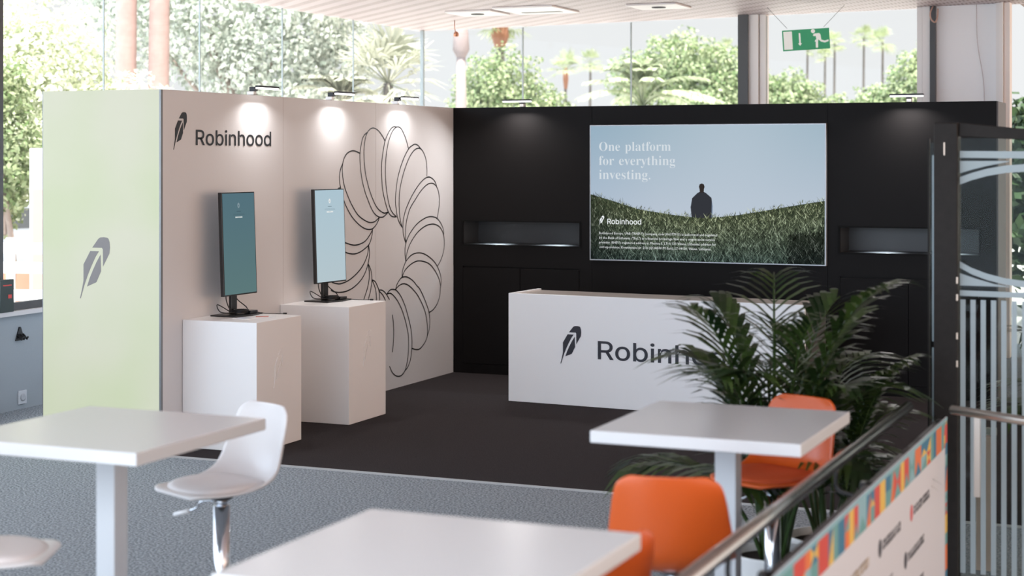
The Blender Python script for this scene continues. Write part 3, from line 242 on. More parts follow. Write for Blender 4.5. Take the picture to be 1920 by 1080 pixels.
# the disc drawing on the white wall, in millimetres along and up the wall
RING=[[(-34,2064),(-150,2085),(-250,2067),(-311,2023),(-338,1964),(-341,1906),(-311,1803),(-250,1714),(-174,1631),(-81,1554),(14,1510),(109,1482),(173,1476),(238,1484),(312,1515)],[(-334,1979),(-371,1935),(-389,1877),(-383,1819),(-368,1775),(-341,1709),(-266,1615),(-174,1535),(-65,1472),(30,1435),(117,1419),(189,1423),(254,1453),(295,1489),(312,1515)],[(422,2172),(361,2221),(287,2262),(198,2280),(125,2260),(77,2218),(45,2150),(33,2067),(45,1963),(77,1857),(141,1743),(222,1643),(279,1596),(336,1568),(402,1549),(452,1552),(478,1556)],[(93,2240),(30,2210),(-10,2149),(-34,2067),(-34,1993),(-10,1873),(45,1753),(125,1646),(165,1600),(222,1552),(287,1524),(353,1514),(411,1524),(478,1556)],[(873,2105),(829,2180),(777,2242),(716,2288),(647,2296),(579,2270),(520,2215),(469,2130),(436,2015),(427,1899),(439,1792),(469,1683),(516,1590),(570,1542),(630,1513)],[(638,2295),(591,2298),(536,2281),(478,2238),(422,2172),(386,2084),(356,1976),(356,1885),(369,1778),(402,1685),(452,1599),(486,1552),(536,1521),(587,1510),(638,1511)],[(1242,1856),(1246,1917),(1233,1990),(1196,2054),(1132,2102),(1069,2112),(988,2094),(899,2038),(811,1943),(742,1834),(699,1733),(687,1640),(690,1585),(699,1522),(721,1459),(750,1412)],[(1114,2110),(1060,2138),(997,2147),(926,2129),(873,2105),(794,2038),(716,1944),(656,1835),(627,1734),(618,1641),(630,1587),(647,1524),(690,1460),(750,1412)],[(1457,1470),(1485,1530),(1508,1612),(1500,1686),(1466,1744),(1400,1784),(1326,1793),(1242,1780),(1132,1733),(1024,1663),(908,1579),(846,1494),(820,1424),(811,1346),(825,1270)],[(1451,1764),(1410,1810),(1335,1843),(1270,1850),(1187,1833),(1078,1782),(953,1697),(829,1581),(785,1512),(763,1442),(768,1363),(794,1307),(825,1270)],[(1463,1026),(1542,1084),(1600,1164),(1615,1237),(1596,1312),(1533,1377),(1429,1412),(1326,1419),(1205,1405),(1060,1359),(935,1285),(864,1217),(829,1156),(820,1109)],[(1604,1312),(1581,1379),(1514,1439),(1429,1476),(1307,1489),(1187,1475),(1042,1432),(917,1365),(846,1305),(808,1243),(804,1173),(820,1111)],[(747,972),(785,1017),(846,1052),(953,1086),(1060,1099),(1169,1089),(1298,1058),(1410,994),(1495,915),(1533,838),(1527,822),(1514,749),(1457,680),(1372,634),(1288,617)],[(747,972),(750,1019),(785,1072),(825,1111),(917,1155),(1024,1171),(1151,1163),(1279,1127),(1391,1077),(1466,1023),(1523,954),(1548,887),(1533,830)],[(618,873),(673,899),(759,914),(846,901),(935,865),(935,865),(1042,801),(1132,722),(1205,636),(1242,552),(1257,478),(1251,406),(1224,368),(1169,333),(1096,305),(1024,307),(935,327)],[(618,873),(647,917),(707,959),(759,973),(846,968),(953,931),(1051,872),(1087,854),(1169,776),(1242,689),(1288,617),(1307,538),(1294,466),(1251,406)],[(452,847),(520,848),(587,820),(673,759),(759,666),(820,566),(861,476),(873,395),(868,301),(846,217),(808,150),(759,117),(690,107),(621,121),(558,156),(503,217)],[(452,847),(511,876),(570,879),(638,864),(725,805),(803,717),(864,617),(917,510),(940,412),(935,310),(908,226),(855,168),(794,140)],[(558,659),(579,580),(584,487),(574,395),(558,334)],[(303,883),(353,861),(394,831),(427,794)],[(303,891),(361,887),(419,863),(461,833),(503,795)],[(-476,1400),(-401,1361),(-319,1335),(-235,1313),(-135,1298),(-34,1303),(61,1325),(133,1367),(173,1399),(189,1417)],[(-446,1297),(-311,1254),(-235,1235),(-143,1225),(-49,1233),(45,1258),(125,1292),(173,1350),(186,1395),(189,1417)],[(117,1288),(106,1225),(61,1160),(-18,1097),(-127,1045),(-250,1008),(-371,993),(-446,1000),(-520,1016)],[(117,1288),(136,1223),(125,1171),(106,1127),(61,1062),(-18,1000),(-143,949),(-266,925),(-386,923),(-476,935),(-535,952)],[(106,1131),(128,1073),(128,998),(93,917),(30,832)],[(106,1131),(149,1087),(177,1025),(173,957),(149,891),(109,819)],[(181,987),(222,939),(251,883),(264,806)],[(181,987),(238,968),(287,919),(312,871),(320,802)],[(-424,1768),(-401,1777),(-368,1778)]]
# ============================================================ materials
M_boothwhite = mat('booth white laminate', (0.73, 0.725, 0.74), 0.45, bump=(350, 0.05))
M_white = mat('white laminate', (0.60, 0.62, 0.65), 0.4)
M_tabletop = mat('white table laminate', (0.66, 0.67, 0.68), 0.22)
M_black = mat('charcoal booth laminate', (0.0078, 0.0068, 0.0068), 0.5, spec=0.12, bump=(500, 0.05))
M_blackin = mat('charcoal niche lining', (0.05, 0.052, 0.055), 0.45)
M_ink = mat('black lettering vinyl', (0.012, 0.014, 0.018), 0.4)
M_inknavy = mat('dark navy lettering vinyl', (0.02, 0.022, 0.035), 0.4)
M_plastic = mat('black monitor plastic', (0.012, 0.012, 0.013), 0.35)
M_steel = mat('polished chrome', (0.62, 0.64, 0.68), 0.12, 1.0)
M_alu = mat('brushed aluminium', (0.55, 0.5, 0.45), 0.35, 0.9)
M_darkmetal = mat('dark grey painted metal', (0.055, 0.052, 0.05), 0.5, 0.2, bump=(60, 0.1))
M_framecol = mat('charcoal window column', (0.07, 0.07, 0.072), 0.5)
M_cream = mat('cream painted column', (0.86, 0.80, 0.76), 0.5)
M_winwhite = mat('white plaster panel', (0.90, 0.87, 0.86), 0.6)
M_joint = mat('grey glass joint', (0.35, 0.40, 0.40), 0.3)
M_orange = mat('orange stool plastic', (0.60, 0.095, 0.012), 0.35)
M_orangepad = mat('orange stool pad', (0.52, 0.07, 0.012), 0.6)
M_stoolwhite = mat('white stool plastic', (0.68, 0.65, 0.64), 0.3)
M_stoolpad = mat('white stool pad', (0.70, 0.66, 0.65), 0.5)
M_glass = glassmat('clear window glass', 0.01, (0.985, 0.99, 0.988))
M_doorglass = glassmat('dark tinted door glass', 0.012, (0.80, 0.84, 0.82))
M_frost = mat('frosted white film', (0.36, 0.43, 0.45), 0.6)
M_lampled = mat('lit lamp diffuser', (1, 1, 1), 0.4, emit=(1.0, 0.98, 0.95), estr=4.0)
M_lampbody = mat('black lamp housing', (0.02, 0.02, 0.022), 0.4)
M_pot = mat('white plant pot', (0.78, 0.77, 0.76), 0.35)
M_soil = mat('dark potting soil', (0.03, 0.02, 0.015), 0.95)
M_palm = leafmat('dark palm frond', (0.012, 0.032, 0.010), (0.06, 0.11, 0.025), 0.35, 0.2)
M_stem = mat('green palm stem', (0.10, 0.15, 0.04), 0.5)

def carpet(name, c1, c2, sc, stripe=None):
    m = bpy.data.materials.new(name); m.use_nodes = True; n = m.node_tree.nodes; l = m.node_tree.links
    b = n['Principled BSDF']; b.inputs['Roughness'].default_value = 0.9; b.inputs['Specular IOR Level'].default_value = 0.08
    tc = n.new('ShaderNodeTexCoord'); nz = n.new('ShaderNodeTexNoise'); nz.inputs['Scale'].default_value = sc; nz.inputs['Detail'].default_value = 5
    l.new(tc.outputs['Object'], nz.inputs['Vector'])
    cr = n.new('ShaderNodeMapRange'); cr.inputs[1].default_value = 0.40; cr.inputs[2].default_value = 0.60
    l.new(nz.outputs['Fac'], cr.inputs[0])
    mx = n.new('ShaderNodeMix'); mx.data_type = 'RGBA'; mx.inputs[6].default_value = c1 + (1,); mx.inputs[7].default_value = c2 + (1,)
    l.new(cr.outputs[0], mx.inputs['Factor']); l.new(mx.outputs[2], b.inputs['Base Color'])
    bp = n.new('ShaderNodeBump'); bp.inputs['Strength'].default_value = 0.4; bp.inputs['Distance'].default_value = 0.01
    l.new(nz.outputs['Fac'], bp.inputs['Height']); l.new(bp.outputs[0], b.inputs['Normal'])
    return m
M_carpet = carpet('grey carpet', (0.15, 0.175, 0.19), (0.40, 0.44, 0.475), 75)
M_booth_floor = carpet('black carpet', (0.024, 0.020, 0.021), (0.044, 0.037, 0.038), 160)

# ceiling: pale perforated metal, small dark slots in rows
M_ceil = bpy.data.materials.new('perforated ceiling metal'); M_ceil.use_nodes = True
_n = M_ceil.node_tree.nodes; _l = M_ceil.node_tree.links; _b = _n['Principled BSDF']; _b.inputs['Roughness'].default_value = 0.5
_tc = _n.new('ShaderNodeTexCoord'); _mp = _n.new('ShaderNodeMapping'); _mp.inputs['Rotation'].default_value = (0, 0, math.radians(8)); _mp.inputs['Scale'].default_value = (1 / 0.045, 1 / 0.30, 1)
_br = _n.new('ShaderNodeTexBrick'); _br.offset = 0.5
_br.inputs['Color1'].default_value = (0.20, 0.13, 0.115, 1); _br.inputs['Color2'].default_value = (0.30, 0.20, 0.18, 1)
_br.inputs['Mortar'].default_value = (0.56, 0.47, 0.475, 1); _br.inputs['Scale'].default_value = 1.0
_br.inputs['Mortar Size'].default_value = 0.29; _br.inputs['Brick Width'].default_value = 1.0; _br.inputs['Row Height'].default_value = 1.0
_l.new(_tc.outputs['Object'], _mp.inputs[0]); _l.new(_mp.outputs[0], _br.inputs['Vector']); _l.new(_br.outputs['Color'], _b.inputs['Base Color'])

# ============================================================ the setting
CH = 3.6
def lx(y): return -8.96 - (y - 11.184) * 0.0261       # left window line
def by(x): return 18.687 - (x + 9.156) * 0.1398       # back window line
CORN = (-9.156, 18.687)
struct(MB().box(-9.4, 4.5, -3.0, 19.0, -0.12, 0.0).build('floor', M_carpet))
mb = MB()
mb.add([(lx(1.5) - .05, 1.5, CH), (4.5, 1.5, CH), (4.5, by(4.5) + .3, CH), (CORN[0] - .1, CORN[1] + .1, CH),
        (lx(1.5) - .05, 1.5, CH + .25), (4.5, 1.5, CH + .25), (4.5, by(4.5) + .3, CH + .25), (CORN[0] - .1, CORN[1] + .1, CH + .25)],
       [(0, 1, 2, 3), (7, 6, 5, 4), (0, 4, 5, 1), (1, 5, 6, 2), (2, 6, 7, 3), (3, 7, 4, 0)])
struct(mb.build('ceiling', M_ceil))
# covered walk that carries the ceiling on outside, to the right of the back windows
struct(MB().box(-1.95, 6.0, 17.9, 28.0, 3.6, 3.85).build('ceiling_canopy', mat('dark slatted canopy', (0.30, 0.21, 0.18), 0.6, var=(9, 0.35))))

# back windows
M_ext = mat('exterior paving', (0.50, 0.48, 0.45), 0.9, var=(2, 0.15))
bx = [-9.156, -7.728, -6.297, -4.962]
k = 1
def pane_back(x0, x1, n):
    d = Vector((x1 - x0, by(x1) - by(x0), 0))
    o = struct(MB().obox((x0, by(x0), 0.25), d, (0, 0.012, 0), (0, 0, CH - 0.27)).build('window_%d' % n, M_glass))
    nrm = d.normalized()
    e = struct(MB().obox(Vector((x0, by(x0) - 0.008, 0.25)) - nrm * 0.006, nrm * 0.012, (0, 0.03, 0), (0, 0, CH - 0.27)).build('glass_joint', M_joint))
    e.parent = o
    return o
for i in range(3):
    pane_back(bx[i], bx[i + 1], k); k += 1
pane_back(-4.649, -2.978, k); k += 1
def post_back(x0, x1, name, m, y0=-0.08, y1=0.10, z0=0.0):
    d = Vector((x1 - x0, by(x1) - by(x0), 0))
    return struct(MB().obox((x0, by(x0) + y0, z0), d, (0, y1 - y0, 0), (0, 0, CH - z0 - 0.002)).build(name, m))
post_back(-4.962, -4.845, 'trim_1', M_framecol)
post_back(-4.845, -4.73, 'trim_2', M_cream, -0.05)
post_back(-4.722, -4.649, 'trim_3', M_cream, -0.03)
post_back(-2.978, -2.925, 'trim_4', M_cream, -0.02)
post_back(-2.918, -2.835, 'trim_5', M_cream, -0.05)
post_back(-2.835, -2.775, 'trim_6', M_framecol)
post_back(-2.775, -2.155, 'wall_back', M_winwhite, -0.02)
for q, (a, b, y0) in enumerate(((-2.155, -2.12, -0.10), (-2.115, -2.08, -0.14), (-2.075, -2.02, -0.10))):
    post_back(a, b, 'trim_%d' % (7 + q), M_cream, y0)
struct(MB().obox((-9.156, 18.60, 0), (-2.1 + 9.156, by(-2.1) - by(-9.156), 0), (0, 0.2, 0), (0, 0, 0.25)).build('wall_back_plinth', M_winwhite))

# left windows
ly = [-3.0, -1.2, 0.6, 2.4, 4.2, 6.0, 7.8, 9.3, 10.674, 12.051, 13.596, 15.192, 16.818, 18.687]
for i in range(len(ly) - 1):
    y0, y1 = ly[i], ly[i + 1]
    o = struct(MB().obox((lx(y0), y0, 0.86), (lx(y1) - lx(y0), y1 - y0, 0), (-0.012, 0, 0), (0, 0, CH - 0.88)).build('window_%d' % k, M_glass)); k += 1
    if y1 < 18:
        thick = 0.05 if abs(y1 - 10.674) < 0.01 else 0.010
        e = struct(MB().box(lx(y1) - 0.012, lx(y1) + 0.003, y1 - thick / 2, y1 + thick / 2, 0.86, CH - 0.01).build('glass_joint', M_framecol if thick > 0.03 else M_joint))
        e.parent = o
def leftstrip(name, m, z0, z1, dx0, dx1):
    return struct(MB().obox((lx(-3) + dx0, -3, z0), (lx(18.66) - lx(-3), 21.66, 0), (dx1 - dx0, 0, 0), (0, 0, z1 - z0)).build(name, m))
leftstrip('wall_left', mat('blue grey painted wall', (0.36, 0.40, 0.43), 0.7, bump=(120, 0.1)), 0.0, 0.765, -0.16, 0.0)
leftstrip('trim_10', mat('pale window sill', (0.66, 0.64, 0.64), 0.4), 0.765, 0.80, -0.16, 0.05)
leftstrip('trim_11', M_framecol, 0.80, 0.862, -0.05, 0.0)
struct(MB().box(CORN[0] - .02, CORN[0] + .02, CORN[1] - .02, CORN[1] + .02, 0.25, CH - .002).build('trim_12', M_joint))

# things on the low left wall
t = empty('wall_socket', (lx(10.9) , 10.93, 0.05), 0, 'white square wall socket low on the blue grey wall', 'socket')
MB().box(0, 0.012, -0.05, 0.05, -0.01, 0.10).build('face_plate', mat('socket white', (0.62, 0.64, 0.67), 0.4), t, bevel=0.004)
MB().lathe([(0.0, 0), (0.028, 0), (0.030, 0.006), (0.022, 0.008), (0.0, 0.004)], 20).build('socket_insert', mat('socket grey', (0.5, 0.52, 0.55), 0.4), t)
t.children[1].rotation_euler = (0, math.radians(90), 0); t.children[1].location = (0.012, 0, 0.045)
t = empty('wall_hook', (lx(10.9), 10.90, 0.555), 0, 'black triangular hook fixed high on the blue grey wall', 'hook')
MB().prism([(-0.055, 0), (0.055, 0), (0.01, 0.11), (-0.01, 0.11)], (0, 0, 0), (0, 1, 0), (0, 0, 1), (0.012, 0, 0)).build('back_plate', M_plastic, t, bevel=0.004)
for yy in (-0.03, 0.0, 0.035):
    MB().tube([(0.01, yy, 0.05), (0.03, yy, 0.03), (0.05, yy, 0.01), (0.06, yy, 0.03)], 0.008, 8).build('prong', M_plastic, t)
# ============================================================ the exhibition booth
BX, BY0, BY1, BH = -6.69, 9.60, 14.31, 2.495
RX = -1.746
struct_floor = MB().box(-6.688, 0.9, 9.56, 14.308, 0.0, 0.012).build('carpet', M_booth_floor)
tag(struct_floor, 'flat black carpet laid as the floor of the exhibition booth', 'carpet')
M_trim = mat('pale carpet edging', (0.42, 0.41, 0.40), 0.5)
o = MB().box(-6.69, 0.9, 9.551, 9.56, 0.0, 0.013).build('edge_strip', M_trim, struct_floor)

# white wall, with wordmark and the drawing of overlapping discs
t = empty('exhibition_wall', (BX, BY0, 0), 0, 'long white booth wall with black feather wordmark and line drawing of overlapping discs', 'wall')
ox, oy = BX, BY0
MB().box(-0.985, 0.0, 0.022, BY1 - BY0 + 0.5, 0.0, BH).build('wall_panel', M_boothwhite, t, bevel=0.003)
sm = MB()
for y in (1.62, 3.15): sm.box(-0.001, 0.0006, y - 0.0012, y + 0.0012, 0.012, BH)
sm.build('panel_seam', mat('grey panel seam', (0.45, 0.41, 0.40), 0.6), t)
MB().box(-0.01, 0.004, 0.0, 0.022, 0.0, BH).build('edge_profile', mat('grey aluminium edge', (0.22, 0.23, 0.24), 0.4, 0.5), t)
MB().box(-0.992, -0.985, 0.0, 0.6, 0.012, BH).build('edge_profile', MATS['grey aluminium edge'], t)
lt = MB(); feather(lt, (0.001, 0.153, 2.083), (0, 1, 0), (0, 0, 1), 0.262, (0.002, 0, 0), 1.02); lt.build('feather_emblem', M_ink, t)
w0 = 1.0
lt = MB(); ww = glyph_text('Robinhood', SANS, (0.0025, 0, 0), (0, 1, 0), (0, 0, 1), MB(), 1, 1)
sc = (11.063 - 10.02) / ww
glyph_text('Robinhood', SANS, (0.0025, 10.02 - BY0 - 0.07 * sc * 0.5, 2.117), (0, 1, 0), (0, 0, 1), lt, sc, 0.152 / 0.727)
raw(lt, 'wordmark_lettering', M_ink, t)
rg = MB()
for P in RING:
    Q = catmull([(a / 1000 + 12.5 - BY0, b / 1000) for a, b in P], 5)
    n = len(Q); V = []; hw = 0.0055
    for i in range(n):
        a = Q[max(i - 1, 0)]; b = Q[min(i + 1, n - 1)]
        dx, dz = b[0] - a[0], b[1] - a[1]; L = math.hypot(dx, dz) or 1
        nx, nz = -dz / L * hw, dx / L * hw
        V += [(0.0015, Q[i][0] + nx, Q[i][1] + nz), (0.0015, Q[i][0] - nx, Q[i][1] - nz)]
    rg.add(V, [(2 * i, 2 * i + 1, 2 * i + 3, 2 * i + 2) for i in range(n - 1)])
raw(rg, 'disc_drawing', M_ink, t)

# pale green LED panel that closes the wall's end
M_led = mat('pale green LED screen', (0.06, 0.065, 0.06), 0.5, emit=(0.70, 0.76, 0.62), estr=LED_E)
_n = M_led.node_tree.nodes; _l = M_led.node_tree.links; _b = _n['Principled BSDF']
_tc = _n.new('ShaderNodeTexCoord'); _ns = _n.new('ShaderNodeTexNoise'); _ns.inputs['Scale'].default_value = 0.9
_mx = _n.new('ShaderNodeMix'); _mx.data_type = 'RGBA'; _mx.inputs[6].default_value = (0.66, 0.76, 0.49, 1); _mx.inputs[7].default_value = (0.75, 0.78, 0.62, 1)
_mr = _n.new('ShaderNodeMapRange'); _mr.inputs[1].default_value = 0.35; _mr.inputs[2].default_value = 0.6
_l.new(_tc.outputs['Object'], _ns.inputs[0]); _l.new(_ns.outputs[0], _mr.inputs[0]); _l.new(_mr.outputs[0], _mx.inputs['Factor']); _l.new(_mx.outputs[2], _b.inputs['Emission Color'])
t = empty('led_screen', (-7.675, BY0, 0.001), 0, 'tall pale green LED screen with grey feather emblem closing the white wall', 'screen')
MB().box(0, 0.975, 0.0, 0.021, 0, BH - 0.001).build('screen_panel', M_led, t)
fe = MB(); feather(fe, (0.318, -0.0005, 1.046), (1, 0, 0), (0, 0, 1), 0.43, (0, -0.0015, 0), 0.97)
fe.build('feather_emblem', mat('grey emblem on screen', (0.03, 0.03, 0.03), 0.5, emit=(0.24, 0.24, 0.26), estr=0.75), t)

# charcoal back wall with niches and flush cupboards
WT = 0.52
t = empty('exhibition_wall', (BX, BY1, 0), 0, 'charcoal booth back wall with two recessed lit niches, flush cupboards and a large screen', 'wall')
NI = [(0.10, 1.266), (3.648, 4.80)]       # niches, local x
z0n, z1n = 1.217, 1.432
W1 = RX - BX
def wallsec(mb, x0, x1, za, zb): mb.box(x0, x1, 0, 0.02, za, zb)
mb = MB()
mb.box(0, W1, 0.02, WT, 0.0, 1.18); mb.box(0, W1, 0.02, WT, 1.47, BH)
mb.box(0, W1, 0.40, WT, 1.18, 1.47)
xs = [0.0, 1.39, 3.54, W1]
for a, b in zip(xs[:-1], xs[1:]):
    ni = [q for q in NI if a <= q[0] < b]
    a2, b2 = a + 0.0015, b - 0.0015
    if ni:
        n0, n1 = ni[0]
        mb.box(a2, b2, 0, 0.02, 1.015, z0n); mb.box(a2, b2, 0, 0.02, z1n, BH)
        mb.box(a2, n0, 0, 0.02, z0n, z1n); mb.box(n1, b2, 0, 0.02, z0n, z1n)
        mb.box(a2, n0 - 0.0, 0.002, 0.02, 0.10, 1.015); mb.box(n1, b2, 0.002, 0.02, 0.10, 1.015)
        mb.box(a2, b2, 0.002, 0.02, 0.012, 0.10)
    else:
        mb.box(a2, b2, 0, 0.02, 0.012, BH)
mb.build('wall_panel', M_black, t)
M_nf = mat('dark niche frame', (0.006, 0.006, 0.006), 0.6, spec=0.1)
for n0, n1 in NI:
    b = MB(); b.box(n0, n1, 0.36, 0.38, z0n - .03, z1n + .03); b.box(n0, n1, 0.02, 0.36, z0n - 0.03, z0n); b.box(n0, n1, 0.02, 0.36, z1n, z1n + 0.03)
    b.box(n0 - 0.02, n0, 0.02, 0.36, z0n, z1n); b.box(n1, n1 + 0.02, 0.02, 0.36, z0n, z1n)
    ob = b.build('niche', M_blackin, t)
    b = MB(); b.box(n0 - 0.018, n1 + 0.018, -0.006, 0.0, z1n, z1n + 0.014); b.box(n0 - 0.018, n1 + 0.018, -0.006, 0.0, z0n - 0.014, z0n)
    b.box(n0 - 0.018, n0 - .004, -0.006, 0.0, z0n, z1n); b.box(n1 + .004, n1 + 0.018, -0.006, 0.0, z0n, z1n)
    b.build('niche_trim', M_nf, ob)
    mid = (n0 + n1) / 2
    for x in (mid - 0.59 * 0.5, mid + 0.59 * 0.5) if n0 < 1 else (n0 + 0.35, n0 + 0.92):
        MB().lathe([(0.0, -0.004), (0.018, -0.004), (0.022, -0.001), (0.022, 0.0)], 16, (x, 0.20, z1n)).build('niche_light', M_lampled, ob)
        ld = bpy.data.lights.new('niche_light_glow', 'SPOT'); ld.energy = 20; ld.spot_size = math.radians(100); ld.spot_blend = 0.9; ld.shadow_soft_size = 0.02; ld.color = (0.80, 0.92, 1.0)
        lo = bpy.data.objects.new('niche_light_glow', ld); COL.objects.link(lo); lo.location = (BX + x, BY1 + 0.20, z1n - 0.012); lo.rotation_euler = (math.radians(-18), 0, 0)
    # cupboard doors under the niche
    dz = 1.0; n = 2
    for q in range(n):
        w = (n1 - n0) / n
        MB().box(n0 + q * w + 0.003, n0 + (q + 1) * w - 0.003, -0.002, 0.018, 0.105, dz).build('cupboard_door', M_black, t, bevel=0.001)
# far end board: pale raw edge seen from the side
MB().box(W1 - 0.004, W1 + 0.012, 0.004, WT, 0.012, BH - 0.004).build('end_board', mat('dark brown end board', (0.10, 0.085, 0.08), 0.5), t)

# big screen
t = empty('television', ((-5.306 - 3.153) / 2, BY1, 1.10), 0, 'large wall screen showing a man from behind in tall grass with white text', 'screen')
SW, SH = 2.153, 1.222
MB().box(-SW / 2, SW / 2, -0.045, -0.001, 0, SH).build('screen_body', mat('silver screen frame', (0.45, 0.47, 0.50), 0.35, 0.5), t, bevel=0.002)
def emis(name, c, s=1.0):
    if name in MATS: return MATS[name]
    m = bpy.data.materials.new(name); m.use_nodes = True; n = m.node_tree.nodes; n.clear()
    o = n.new('ShaderNodeOutputMaterial'); e = n.new('ShaderNodeEmission'); e.inputs[0].default_value = tuple(c) + (1,); e.inputs[1].default_value = s
    m.node_tree.links.new(e.outputs[0], o.inputs[0]); MATS[name] = m; return m
def lin(c): return tuple(((v / 255 + 0.055) / 1.055) ** 2.4 if v > 10 else v / 255 / 12.92 for v in c)
def colmesh(name, V, F, C, parent, glossy=False):
    """flat coloured picture elements on a lit screen, one colour per face"""
    me = bpy.data.meshes.new(name); me.from_pydata(V, [], F)
    a = me.color_attributes.new('Col', 'FLOAT_COLOR', 'CORNER')
    buf = []
    for p, c in zip(me.polygons, C):
        if isinstance(c[0], (tuple, list)):
            for q in c: buf += list(q) + [1]
        else: buf += (list(c) + [1]) * p.loop_total
    a.data.foreach_set('color', buf)
    nm = 'screen picture'
    if nm not in MATS:
        m = bpy.data.materials.new(nm); m.use_nodes = True; n = m.node_tree.nodes; n.clear()
        o = n.new('ShaderNodeOutputMaterial'); e = n.new('ShaderNodeEmission'); v = n.new('ShaderNodeVertexColor'); v.layer_name = 'Col'
        m.node_tree.links.new(v.outputs[0], e.inputs[0]); e.inputs[1].default_value = 1.0; m.node_tree.links.new(e.outputs[0], o.inputs[0]); MATS[nm] = m
    me.materials.append(MATS[nm]); o = bpy.data.objects.new(name, me); COL.objects.link(o)
    if parent: o.parent = parent
    return o
m0 = 0.010
x0, x1, zb, zt = -SW / 2 + m0, SW / 2 - m0, m0, SH - m0
V = []; F = []; C = []
gx, gz = 24, 14
def skyc(u, v):
    a = np.array((160, 182, 196)); b = np.array((184, 198, 210)); c = np.array((194, 202, 214))
    m = math.exp(-((u - .62) / .3) ** 2) * 0.6
    k = a * v + c * (1 - v); k = k * (1 - m) + b * m + (1 - v) * np.array((4, 2, 4))
    k = k + (u < .3) * (.3 - u) * np.array((-30, -20, -8))
    return lin(tuple(k))
for i in range(gx):
    for j in range(gz):
        k0 = len(V); q = []
        for a, b in ((i, j), (i + 1, j), (i + 1, j + 1), (i, j + 1)):
            V.append((x0 + (x1 - x0) * a / gx, -0.0465, zb + (zt - zb) * b / gz)); q.append(skyc(a / gx, b / gz))
        F.append((k0, k0 + 1, k0 + 2, k0 + 3)); C.append(q)
hp = [(-1.08, .62), (-.86, .56), (-.61, .486), (-.31, .442), (-.02, .412), (.27, .44), (.56, .49), (.84, .54), (1.08, .58)]
hx = [p[0] for p in hp]; hz = [p[1] for p in hp]
def hill(x): return float(np.interp(x, hx, hz))
# man from behind, standing in the grass
def poly(pts, y, c):
    k0 = len(V); V.extend([(a, y, b) for a, b in pts]); F.append(tuple(range(k0, k0 + len(pts)))); C.append(c)
mx_, mz = -0.024, 0.40
poly([(mx_ - .088, mz - .05), (mx_ + .088, mz - .05), (mx_ + .100, mz + .10), (mx_ + .088, mz + .175), (mx_ + .040, mz + .215), (mx_ + .016, mz + .228), (mx_ - .016, mz + .228), (mx_ - .040, mz + .215), (mx_ - .088, mz + .17), (mx_ - .102, mz + .09)], -0.0475, lin((52, 54, 60)))
poly([(mx_ - .018, mz + .22), (mx_ + .018, mz + .22), (mx_ + .02, mz + .25), (mx_ + .026, mz + .27), (mx_ + .020, mz + .292), (mx_, mz + .30), (mx_ - .020, mz + .292), (mx_ - .026, mz + .27), (mx_ - .02, mz + .25)], -0.0476, lin((52, 46, 44)))
poly([(mx_ + .096, mz - .02), (mx_ + .088, mz - .02), (mx_ + .092, mz + .15), (mx_ + .100, mz + .10)], -0.0477, lin((120, 136, 158)))
# base of the grass
for i in range(60):
    a = x0 + (x1 - x0) * i / 60; b = x0 + (x1 - x0) * (i + 1) / 60
    k0 = len(V); V.extend([(a, -0.0480, zb), (b, -0.0480, zb), (b, -0.0480, hill(b) - .02), (a, -0.0480, hill(a) - .02)])
    F.append((k0, k0 + 1, k0 + 2, k0 + 3)); bot = lin((22, 30, 32)); top = lin((60, 70, 52)); C.append([bot, bot, top, top])
rg_ = random.Random(3)
for q in range(12000):
    x = rg_.uniform(x0 + .005, x1 - .005); d = rg_.random() ** 0.8
    h = hill(x); z = zb + (h - zb) * (1 - d) + rg_.uniform(-.012, .012) + (.012 * math.sin(x * 31) + .008 * math.sin(x * 73 + 1)) * (1 - d)
    L = rg_.uniform(.015, .062) * (0.7 + .7 * d); w = rg_.uniform(.0012, .0042); lean = rg_.uniform(-1.1, 1.1)
    z = max(zb + .001, z - L * .4); tx = min(max(x + lean * L, x0), x1)
    u = (x - x0) / (x1 - x0); r = rg_.random()
    base = np.array((104, 110, 82)) * (1 - d) + np.array((54, 68, 62)) * d
    if u < .2: base = base * (0.55 + 2.2 * u)
    if u > .85 and d > .5: base = base * 0.45
    if r > .9: base = base * 1.5 + 55
    elif r > .7: base = base * 1.3 + 8
    elif r < .38: base = base * 0.42
    y = -0.0485 - d * .0008
    k0 = len(V); V.extend([(x - w, y, z), (x + w, y, z), (tx, y, z + L)]); F.append((k0, k0 + 1, k0 + 2)); C.append(lin(tuple(np.clip(base, 4, 235))))
colmesh('displayed_picture', V, F, C, t)
hb = MB()
for line, zz, wd in (('One platform', 1.036, .685), ('for everything', .908, .725), ('investing.', .782, .50)):
    hb = MB()
    w_ = glyph_text(line, SERIF, (0, 0, 0), (1, 0, 0), (0, 0, 1), MB())
    glyph_text(line, SERIF, (-.989, -0.0500, zz - .048), (1, 0, 0), (0, 0, 1), hb, wd / w_, wd / w_ * 1.02)
    raw(hb, 'headline_lettering', emis('lit headline', lin((214, 222, 228))), t)
hb = MB(); feather(hb, (-.984, -0.0502, 0.318), (1, 0, 0), (0, 0, 1), 0.085, (0, -0.0003, 0), 0.95)
w_ = glyph_text('Robinhood', SANS, (0, 0, 0), (1, 0, 0), (0, 0, 1), MB())
glyph_text('Robinhood', SANS, (-.910, -0.0504, 0.330), (1, 0, 0), (0, 0, 1), hb, .33 / w_, .33 / w_ * .98)
raw(hb, 'wordmark_lettering', emis('lit white', lin((238, 242, 244))), t)
fp = ['Robinhood Europe, UAB ("RHEU") (company code 306377915) is authorized and regulated',
      'by the Bank of Lithuania ("BoL") as a financial brokerage firm and a crypto-asset service',
      'provider. RHEU\'s registered address is: Mesiniu 5, LT-01133 Vilnius, Lithuania; address for',
      'correspondence: Konstitucijos pr. 21A (QUADRUM East), LT-08130, Vilnius, Lithuania']
